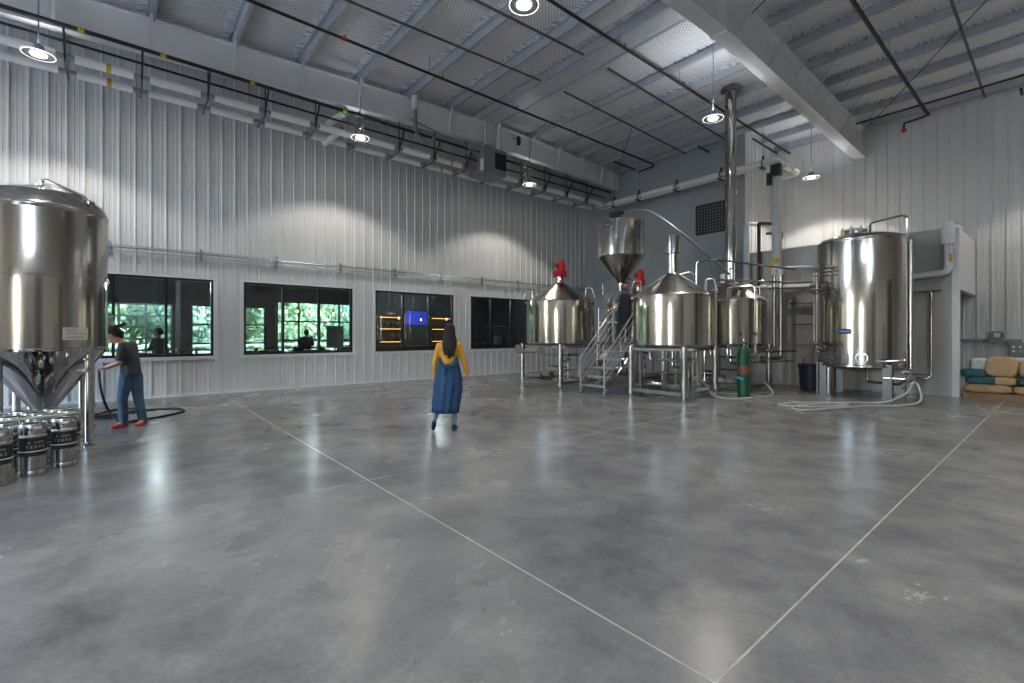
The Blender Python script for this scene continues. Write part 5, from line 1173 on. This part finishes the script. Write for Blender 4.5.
# ------------------------------------------------------------------ trees and fence outside
def crown(seed, R, H, n, leaf):
    rnd = random.Random(seed); blobs = [(V((rnd.uniform(-R, R)*.6, rnd.uniform(-R, R)*.6, rnd.uniform(.08, 1)*H)), rnd.uniform(.35, .6)*R) for _ in range(16)]
    vs, fs = [], []
    for _ in range(n):
        c, r = rnd.choice(blobs); d = V((rnd.gauss(0, 1), rnd.gauss(0, 1), rnd.gauss(0, 1))).normalized(); p = c+d*r*rnd.uniform(.75, 1.02)
        u = V((rnd.gauss(0, 1), rnd.gauss(0, 1), rnd.gauss(0, 1))).normalized(); w_ = d.cross(u); w_ = w_.normalized() if w_.length > .01 else u.orthogonal(); u = (u*.7+d*.1).normalized(); s_ = leaf*rnd.uniform(.6, 1.3)
        o = len(vs); vs += [p-u*s_, p+w_*s_*.45+d*s_*.1, p+u*s_, p-w_*s_*.45+d*s_*.1]; fs.append((o, o+1, o+2, o+3))
    return MB().add(vs, fs)
def rawfast(name, mb, mat, parent):
    me = bpy.data.meshes.new(name); me.from_pydata(mb.v, [], mb.f); me.materials.append(M[mat]); o = bpy.data.objects.new(name, me); C.objects.link(o); o.parent = parent; return o
def tree(x, y, seed, R, H, leaf, label, mat):
    t = thing('leafy_tree', label, 'tree', (x, y, -.12), 0, 'trees outside the taproom')
    rawfast('crown', crown(seed, R, H, 11000, leaf), mat, t)
    part('trunk', MB().tube([(0, 0, 0), (.1, .05, H*.3), (0, 0, H*.8)], .16, 10, True, lambda q: .2-.12*q), 'bark', t); return t
ta = tree(-33, -2.5, 1, 3.4, 6.5, .16, 'bright green leafy tree outside, seen through the garage door', 'leaf')
tb = tree(-34, 2.8, 2, 3.2, 6.0, .16, 'blue-green leafy tree outside, seen through the first window', 'leaf2')
for x, y, rz, l, s_ in ((-33.5, 8.5, 1., 'bright green leafy tree outside, seen through the second window', ta), (-35, 13.5, 2., 'blue-green leafy tree outside, right of the second window view', tb), (-36, 5.6, 3., 'leafy tree further back behind the second window', ta), (-36.5, .2, 4., 'leafy tree further back behind the first window', tb), (-35, -7., 5., 'leafy tree outside at the left of the garage door', ta),
                       (-39, 9.5, .5, 'tall leafy tree far behind the second window', tb), (-38, 18, 1.5, 'leafy tree outside beyond the bar end', ta), (-40, 3, 2.5, 'tall leafy tree far behind the white fence', ta)): dup(s_, (x, y, -.12), l, rz)
t = thing('yard_fence', 'low white rail fence in front of the trees', 'fence', (-29.5, 3, -.12))
for z in (.35, .7, 1.05): part('rail', MB().bb((-.02, -11, z), (.02, 11, z+.14)), 'fencegrey', t)
for k in range(10): part('post', MB().bb((-.06, -11+k*2.44, 0), (.06, -10.88+k*2.44, 1.3)), 'fencegrey', t)

# ------------------------------------------------------------------ sky, sun, camera
wd = bpy.data.worlds.new('World'); bpy.context.scene.world = wd; wd.use_nodes = True; N, L = wd.node_tree.nodes, wd.node_tree.links
sk = N.new('ShaderNodeTexSky'); sk.sky_type = 'NISHITA'; sk.sun_disc = False; sk.sun_elevation = math.radians(48); sk.sun_rotation = math.radians(60); sk.air_density = 1.; sk.dust_density = 1.5
L.new(sk.outputs[0], N['Background'].inputs[0]); N['Background'].inputs[1].default_value = 3.
sn = bpy.data.lights.new('sun', 'SUN'); sn.energy = 6.5; sn.angle = .01; sn.color = (1, .95, .85)
so = bpy.data.objects.new('sun', sn); C.objects.link(so); so.rotation_euler = V((-.62, -.42, -1.)).to_track_quat('-Z', 'Y').to_euler()
for (a0, a1, z0, z1) in [DN, DN2]+CLN:
    pl_ = bpy.data.lights.new('door_portal', 'AREA'); pl_.shape = 'RECTANGLE'; pl_.size = a1-a0; pl_.size_y = z1-z0; pl_.cycles.is_portal = True
    po = bpy.data.objects.new('door_portal', pl_); C.objects.link(po); po.location = ((a0+a1)/2, YN-.2, (z0+z1)/2); po.rotation_euler = (PI/2, 0, 0)
cam = bpy.data.cameras.new('cam'); co = bpy.data.objects.new('cam', cam); C.objects.link(co)
co.location = (0, 0, 1.6); co.rotation_euler = (PI/2, 0, math.radians(50)); cam.sensor_width = 36; cam.lens = 470/1024*36
cam.shift_y = -7.5/1024; cam.clip_end = 300
sc = bpy.context.scene; sc.camera = co
sc.view_settings.view_transform = 'Standard'; sc.view_settings.look = 'None'; sc.view_settings.gamma = 1; sc.view_settings.use_curve_mapping = False
sc.view_settings.exposure = .82
sc.cycles.use_denoising = True; sc.cycles.max_bounces = 10; sc.cycles.diffuse_bounces = 5; sc.cycles.glossy_bounces = 6; sc.cycles.transparent_max_bounces = 16
sc.cycles.sample_clamp_indirect = 6; sc.cycles.caustics_reflective = False; sc.cycles.caustics_refractive = False
